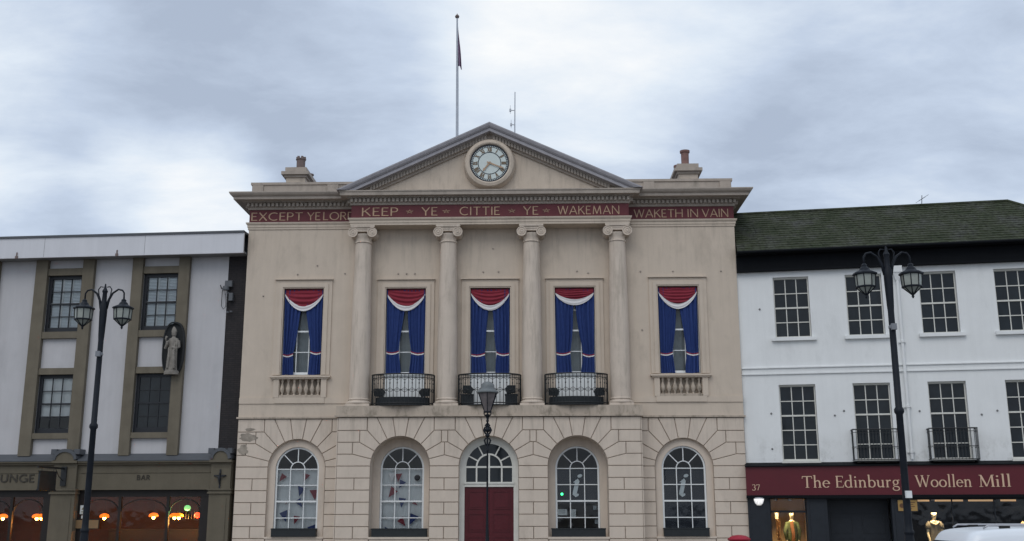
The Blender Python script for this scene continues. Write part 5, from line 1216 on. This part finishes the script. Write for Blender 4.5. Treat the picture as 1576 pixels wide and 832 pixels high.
# mannequins
def mannequin(u, y, label, cloth, rz=0.0, z0=.45, sc=1.0, kind='tee'):
    e_ = tag(empty('mannequin', RW((u, y, z0-.70*sc)), RR+rz), label, 'mannequin', 'shop window mannequins'); e_.scale = (sc, sc, sc)
    m = MB()
    m.loft([(0,0,.75,.16,.10),(0,0,.90,.165,.11),(0,0,1.08,.13,.09),(0,0,1.25,.16,.10),(0,0,1.40,.17,.10),(0,.0,1.48,.12,.075),(0,.01,1.52,.055,.055),(0,.0,1.58,.052,.055),(0,-.015,1.61,.065,.075),(0,-.015,1.68,.085,.095),(0,-.01,1.745,.088,.095),(0,-.01,1.75,.085,.09)], 22)
    for s in (-1, 1): m.tube([(s*.16,0,1.43),(s*.215,.01,1.22),(s*.23,-.01,1.12),(s*.20,-.08,.93),(s*.19,-.10,.82)], [.055,.045,.04,.034,.028], 10)
    for s in (-1, 1): m.tube([(s*.08,0,.80),(s*.09,0,.45),(s*.09,.0,.10)], [.085,.055,.04], 10)
    m.box(-.012, .012, -.125, -.09, 1.655, 1.69)
    o = m.build('body', K['skin'], e_, True); r_ = o.modifiers.new('r', 'REMESH'); r_.mode = 'VOXEL'; r_.voxel_size = .014; r_.use_smooth_shade = True
    m = MB()
    m.loft([(0,0,.80,.19,.125),(0,0,.92,.185,.13),(0,0,1.10,.155,.115),(0,0,1.26,.18,.125),(0,0,1.40,.19,.12),(0,0,1.485,.13,.09)], 24)
    for s in (-1, 1):
        end = (s*.235,-.01,1.24) if kind == 'tee' else (s*.195,-.09,.86)
        mid = (s*.215,.01,1.34) if kind == 'tee' else (s*.24,0,1.14)
        m.tube([(s*.13,0,1.44), mid, end], [.078,.07,.068] if kind == 'tee' else [.08,.065,.055], 12)
    m.build('shirt' if kind == 'tee' else 'jacket', cloth, e_, True)
    if kind != 'tee':
        m = MB(); m.grid(lambda a_, b_: (-.055+.11*a_+.02*sin(5*b_), -.128-.022*sin(pi*b_)-.006, .84+.64*b_), 8, 12); m.build('shirt_front', mat('orange shirt cloth', (.28,.11,.04), .8, .2, 12), e_, True)
    else:
        m = MB(); m.tube([(-.13,-.06,1.47),(-.06,-.12,1.41),(0,-.135,1.385),(.06,-.12,1.41),(.13,-.06,1.47)], .03, 8); m.build('scarf', mat('cream scarf cloth', (.6,.5,.32), .8, .1, 12), e_, True)
    return e_
def stripes():
    m = bpy.data.materials.new('striped knit'); m.use_nodes = True; t = m.node_tree; b = t.nodes['Principled BSDF']; l = t.links.new
    g = N(t, 'ShaderNodeTexCoord'); w = t.nodes.new('ShaderNodeTexWave'); w.bands_direction = 'Z'; w.inputs['Scale'].default_value = 9; w.inputs['Distortion'].default_value = .6; l(g.outputs['Object'], w.inputs['Vector'])
    c = N(t, 'ShaderNodeValToRGB'); l(w.outputs['Fac'], c.inputs[0]); c.color_ramp.elements[0].position = .42; c.color_ramp.elements[1].position = .58; c.color_ramp.elements[0].color = (.05,.045,.04,1); c.color_ramp.elements[1].color = (.26,.23,.18,1); l(c.outputs[0], b.inputs['Base Color']); b.inputs['Roughness'].default_value = .9
    return m
mannequin(1.47, .62, 'cream mannequin in a green jacket and orange shirt in the narrow shop window', mat('green jacket cloth', (.06,.075,.028), .85, .25, 9), z0=.56, kind='jacket')
mannequin(6.06, .50, 'cream mannequin in a striped short-sleeved top beside the yellow plaque', stripes(), z0=.52, sc=1.05)
mannequin(9.02, .60, 'cream mannequin mostly cut off at the right edge of the picture', mat('beige top cloth', (.4,.3,.2), .85, .2, 9), z0=.52, sc=1.05)
# patterned scarf on a stand, in the narrow window
sc_ = tag(empty('scarf_stand', RW((.98, .50, .44)), RR), 'warm lit patterned scarf draped on a stand left of the green jacket', 'scarf')
m = MB(); m.lathe([(.10,0),(.10,.02),(.012,.03),(.012,1.10)], (0,0,0), 12); m.box(-.06, .04, -.03, .03, .98, 1.20); m.build('stand', K['skin'], sc_)
kp2 = bpy.data.materials.new('orange patterned cloth'); kp2.use_nodes = True; _t = kp2.node_tree; _v = N(_t, 'ShaderNodeTexVoronoi', Scale=16.0); _g = N(_t, 'ShaderNodeTexCoord'); _t.links.new(_g.outputs['Object'], _v.inputs['Vector']); _c = N(_t, 'ShaderNodeValToRGB'); _t.links.new(_v.outputs['Distance'], _c.inputs[0]); _c.color_ramp.elements[0].color = (.6,.42,.18,1); _c.color_ramp.elements[1].color = (.12,.04,.01,1); _c.color_ramp.elements[1].position = .6; _t.links.new(_c.outputs[0], _t.nodes['Principled BSDF'].inputs['Base Color'])
m = MB(); m.grid(lambda a_, b_: (-.05+.13*a_+.03*b_+.02*sin(9*b_), -.05+.03*sin(12*a_+4*b_), .98-.95*b_), 10, 30); m.build('scarf_cloth', kp2, sc_, True)
# plaque, alarm box, bulkhead lamp
m = MB(); m.box(-.30, .30, -.02, 0, 0, .35); m.box(-.32, .32, -.012, 0, -.02, .37, 1); m.lathe([(.075,0),(.075,-.006)], (-.18,-.021,.17), 18, axis='y', mi=2)
for q, wq in enumerate((.30,.24,.28,.18)): m.box(-.06, -.06+wq, -.024, -.02, .26-.065*q, .285-.065*q, 2)
o = m.build('wall_plaque', [mat('yellow plaque paint', (.36,.22,.07), .5, .1, 4), K['navy'], mat('brown plaque ink', (.12,.06,.03), .6, .1, 4)], loc=RW((5.12,-.27,1.68))); o.rotation_euler.z = RR; tag(o, 'yellow plaque with a dark round emblem on the shop pilaster behind the lamp post', 'plaque')
bl = tag(empty('bulkhead_lamp', RW((.37,-.265,1.92)), RR), 'white half-round bulkhead lamp under the number 37', 'wall lamp')
m = MB(); m.lathe([(.0,-.10),(.07,-.10),(.13,-.03),(.165,.08),(.165,.12)], (0,-.06,.05), 22, sq=.7); m.build('lamp_glass', K['bulkhead'], bl, True)
m = MB(); m.lathe([(.17,.12),(.18,.125),(.17,.15),(.10,.165)], (0,-.06,.05), 22, sq=.7)
for k in range(9): a = pi*k/8+pi; m.tube([(.168*cos(a), -.06+.7*.168*sin(a), .17), (.135*cos(a), -.06+.7*.135*sin(a), .02), (.072*cos(a), -.06+.7*.072*sin(a), -.052)], .006, 5)
m.build('lamp_cage', K['steel'], bl, True)
# aerial on the ridge
ar = tag(empty('television_aerial', RW((6.92, 2.05, 12.62)), RR), 'small television aerial on the mossy roof ridge', 'aerial')
m = MB(); m.tube([(-.04,0,0),(.0,0,.42)], .014, 6); m.tube([(-.16,-.2,.16),(.16,.2,.42)], .012, 6); m.build('mast', K['slate'], ar)
m = MB()
for k in range(7): t = k/6; px, py, pz = -.16+.32*t, -.2+.4*t, .16+.26*t; m.tube([(px-.10,py+.08,pz-.05),(px+.10,py-.08,pz+.05)], .007, 5)
m.build('rods', K['slate'], ar)

# =================================================================== STREET FURNITURE
def lamp_post(loc, label, rz=0.0):
    p = tag(empty('street_lamp', loc, rz), label, 'street lamp', 'twin-lantern street lamps')
    m = MB()
    m.lathe([(.24,0),(.24,.10),(.19,.14),(.17,.5),(.19,.54),(.17,.60),(.115,.66),(.09,1.0),(.072,1.30)]+[(.072,1.32),(.085,1.34),(.085,1.37),(.068,1.40)]+[(.064,1.5),(.059,3.36),(.085,3.40),(.085,3.45),(.059,3.49),(.055,5.2),(.062,5.3),(.078,5.80),(.072,5.95),(.05,6.02),(.045,6.2),(.06,6.24),(.03,6.30),(.012,6.40)], (0,0,0), 20)
    m.build('post', K['lampiron'], p, 40)
    m = MB(); m.lathe([(.058,0),(.066,.01),(.066,.05),(.058,.06)], (0,0,4.88), 12); m.box(-.045,.045,-.12,-.06,4.85,4.96); m.build('junction_box', K['cctvlight'], p)
    for s in (-1, 1):
        m = MB()
        m.tube([(s*.06,0,5.86),(s*.10,0,6.06),(s*.17,0,6.20),(s*.28,0,6.28),(s*.37,0,6.26),(s*.41,0,6.20),(s*.415,0,6.02)], [.028,.024,.022,.02,.019,.018,.018], 8)
        m.tube([(s*.05,0,5.98),(s*.12,0,6.15),(s*.14,0,6.28),(s*.10,0,6.34),(s*.04,0,6.33)], .012, 6)
        m.build('arm', K['lampiron'], p, True)
        m = MB(); X = s*.415
        m.lathe([(.02,6.08),(.05,6.05),(.05,6.02),(.08,5.99),(.10,5.95),(.208,5.90),(.218,5.885),(.218,5.865),(.18,5.855)], (X,0,0), 8, phase=pi/8)
        for k in range(8):
            a = 2*pi*k/8+pi/8; m.tube([(X+.185*cos(a),.185*sin(a),5.87),(X+.17*cos(a),.17*sin(a),5.64),(X+.03*cos(a),.03*sin(a),5.51)], .010, 5)
        m.lathe([(.178,5.655),(.182,5.65),(.182,5.63),(.172,5.625)], (X,0,0), 8, phase=pi/8); m.lathe([(.04,5.53),(.045,5.51),(.02,5.49),(.025,5.46),(.006,5.43)], (X,0,0), 10)
        ln = m.build('lantern', K['lampiron'], p)
        m = MB(); m.lathe([(.180,5.865),(.165,5.64),(.03,5.52)], (X,0,0), 8, phase=pi/8); m.build('lantern_glass', K['lampglass'], ln)
    return p
lamp_post((-7.42, -15.2, 0), 'dark twin-lantern lamp post in front of the bar')
lamp_post((7.99, -18.0, 0), 'dark twin-lantern lamp post in front of the white shop building')
m = MB(); m.box(-.05, .05, -.03, .03, -.06, .06); tag(m.build('sensor_box', K['white'], loc=(7.99, -18.13, 1.99)), 'small white box fixed to the lamp post before the shop sign', 'box')
# single ornate lamp in front of the door
p = tag(empty('entrance_lamp', (.16, -5.0, 0)), 'single ornate lantern on a slim post in front of the red door', 'street lamp')
m = MB(); m.lathe([(.22,0),(.22,.12),(.14,.18),(.12,.7),(.07,.8),(.05,.9),(.032,1.5),(.023,3.42),(.045,3.46),(.028,3.5),(.026,4.30),(.05,4.33),(.03,4.37),(.05,4.46),(.075,4.50),(.06,4.53)], (0,0,0), 16); m.build('post', K['lampiron'], p, 40)
m = MB()
for s in (-1, 1):
    m.tube([(0,0,3.58),(s*.06,0,3.66),(s*.09,0,3.76),(s*.05,0,3.82),(0,0,3.80)], [.02,.025,.028,.025,.02], 8); m.tube([(0,0,3.92),(s*.06,0,3.96),(s*.11,0,4.06),(s*.08,0,4.14),(s*.02,0,4.12)], [.02,.028,.03,.026,.02], 8); m.tube([(0,0,4.12),(s*.06,0,4.2),(s*.02,0,4.26)], [.03,.03,.02], 8)
m.lathe([(.03,3.84),(.075,3.90),(.03,3.97)], (0,0,0), 12); m.lathe([(.04,4.0),(.09,4.06),(.035,4.16)], (0,0,0), 12); m.build('scrollwork', K['lampiron'], p, True)
n6 = 6
m = MB(); m.lathe([(.325,5.16),(.335,5.17),(.335,5.20),(.27,5.25),(.235,5.29),(.235,5.31),(.205,5.33),(.20,5.40),(.16,5.46),(.08,5.50),(.02,5.51)], (0,0,0), 20); cap = m.build('lantern_cap', K['verdigris'], p, 40)
m = MB()
for k in range(n6):
    a = 2*pi*k/n6+pi/6; m.tube([(.31*cos(a),.31*sin(a),5.17),(.105*cos(a),.105*sin(a),4.60)], .013, 5)
    a2 = a+pi/6; m.tube([(.105*cos(a),.105*sin(a),4.60),(.12*cos(a),.12*sin(a),4.55),(.10*cos(a),.10*sin(a),4.50),(.04*cos(a),.04*sin(a),4.48)], .016, 5)
m.lathe([(.12,4.58),(.125,4.60),(.12,4.62)], (0,0,0), 12); lf = m.build('lantern_frame', K['lampiron'], p)
m = MB(); m.lathe([(.303,5.17),(.10,4.605)], (0,0,0), n6, phase=pi/6); m.build('lantern_glass', K['lampglass2'], lf)
# pillar box
pb = tag(empty('pillar_box', (7.55, -4.6, 0)), 'red round pillar box with a domed cap below the far right town hall window', 'pillar box')
m = MB(); m.lathe([(.27,0),(.27,.14),(.235,.17),(.235,.80),(.25,.82)], (0,0,0), 32); bd = m.build('body', K['postred'], pb, 40)
m = MB(); m.lathe([(.25,.82),(.30,.84),(.335,.875),(.335,.905),(.30,.915),(.28,.94),(.20,.985),(.08,1.005),(.001,1.01)], (0,0,0), 36); m.build('domed_cap', K['postred'], pb, 30)
m = MB(); m.box(-.12, .12, -.245, -.20, .66, .70); m.build('letter_slot', K['rubber'], bd)
# ---- white car, side on
car = tag(empty('parked_car', (7.42, -20.6, 0)), 'white car with roof rails parked in front of the shop, only its roof in view', 'car')
prof = [(0,.45),(.02,.80),(.10,.98),(.30,1.40),(.42,1.455),(.9,1.49),(1.6,1.49),(2.3,1.45),(2.55,1.38),(3.2,1.0),(4.1,.88),(4.32,.72),(4.38,.45),(4.3,.25),(.1,.25)]
secs = [(-.86,.90,.12),(-.80,.97,.05),(-.62,1.0,.0),(0,1.012,0),(.62,1.0,.0),(.80,.97,.05),(.86,.90,.12)]
m = MB(); np_ = len(prof); vs = []
for yy, k_, ins in secs:
    for x, z in prof:
        z2 = z if z < .9 else .9+(z-.9)*(1.0 if abs(yy) < .63 else (.97 if abs(yy) < .82 else 0.0))
        x2 = x+ins*(1 if x < 2 else -1)*(1 if z > .3 else .3)
        yyy = yy
        if z > .92 and abs(yy) >= .80: yyy = math.copysign(.70 if abs(yy) < .82 else .84, yy)
        vs.append((x2, yyy, z2*(1.0 if abs(yy) > .3 else 1.006)))
fs = [(i*np_+j, i*np_+(j+1) % np_, (i+1)*np_+(j+1) % np_, (i+1)*np_+j) for i in range(len(secs)-1) for j in range(np_)]+[tuple(range(np_)), tuple(range((len(secs)-1)*np_, len(secs)*np_))]
m.add(vs, fs); bo = m.build('body', K['carwhite'], car, 50); sb = bo.modifiers.new('s', 'SUBSURF'); sb.levels = 2; sb.render_levels = 2
for s in (-1, 1):
    m = MB()
    for a, b, c, d in ((.45,1.30,.38,1.33),(1.38,2.20,1.36,2.62)):
        m.quad((c,s*.842,.95),(d,s*.842,.95),(b,s*.752,1.27),(a,s*.752,1.27))
    m.build('side_window', K['carglass'], car)
    m = MB(); m.tube([(.55,s*.56,1.475),(.62,s*.56,1.515),(2.0,s*.56,1.515),(2.2,s*.56,1.46)], .014, 8)
    m.build('roof_rail', K['alloy'], car, True)
    for xx in (.85, 1.72):
        m = MB(); m.box(xx-.07, xx+.07, s*.56-.025, s*.56+.025, 1.465, 1.512); m.build('rail_foot', K['rubber'], car)
    for xx in (.82, 3.48):
        m = MB(); m.lathe([(.20,-.09),(.31,-.10),(.33,-.06),(.33,.06),(.31,.10),(.20,.09)], (xx,s*.80,.33), 28, axis='y'); wh = m.build('wheel', K['rubber'], car, 40)
        m = MB(); m.lathe([(.20,-.085),(.20,.085)], (xx,s*.80,.33), 24, axis='y'); m.build('rim', K['alloy'], wh, 40)
m = MB(); m.quad((.075,-.6,1.0),(.075,.6,1.0),(.245,.55,1.29),(.245,-.55,1.29)); m.build('rear_window', K['carglass'], car)
m = MB(); m.quad((2.62,-.58,1.39),(2.62,.58,1.39),(3.22,.64,1.02),(3.22,-.64,1.02)); m.build('windscreen', K['carglass'], car)
# ---- warning notice on the bar window and a menu board below it
wn = MB(); wn.box(-.13, .13, -.015, 0, 0, .30); wn.prism([(-.08,.15),(.08,.15),(0,.27)], -.02, -.014, 1); wn.box(-.09, .09, -.018, -.014, .03, .05, 1); wn.box(-.09, .06, -.018, -.014, .08, .10, 1)
o = wn.build('warning_notice', [kp, mat('notice print', (.2,.17,.08), .7, .1, 5)], loc=LW((-5.32,-.075,1.62))); o.rotation_euler.z = RL; tag(o, 'white notice with a dark triangle at the left end of the bar window', 'notice')
wn = MB(); wn.box(-.06, .06, -.012, 0, 0, .10); o = wn.build('paper_notice', kp, loc=LW((-5.33,-.075,1.47))); o.rotation_euler.z = RL; tag(o, 'small pale label just below the triangle notice in the bar window', 'notice')
wn = MB(); wn.box(-.42, .42, -.03, 0, 0, .28); wn.box(-.45, .45, -.02, 0, -.03, .31, 1); o = wn.build('menu_board', [mat('tan board', (.22,.14,.07), .7, .15, 4), K['shopdark']], loc=LW((-5.16,-.08,1.14))); o.rotation_euler.z = RL; tag(o, 'tan board in a dark frame under the triangle notice in the bar window', 'board')
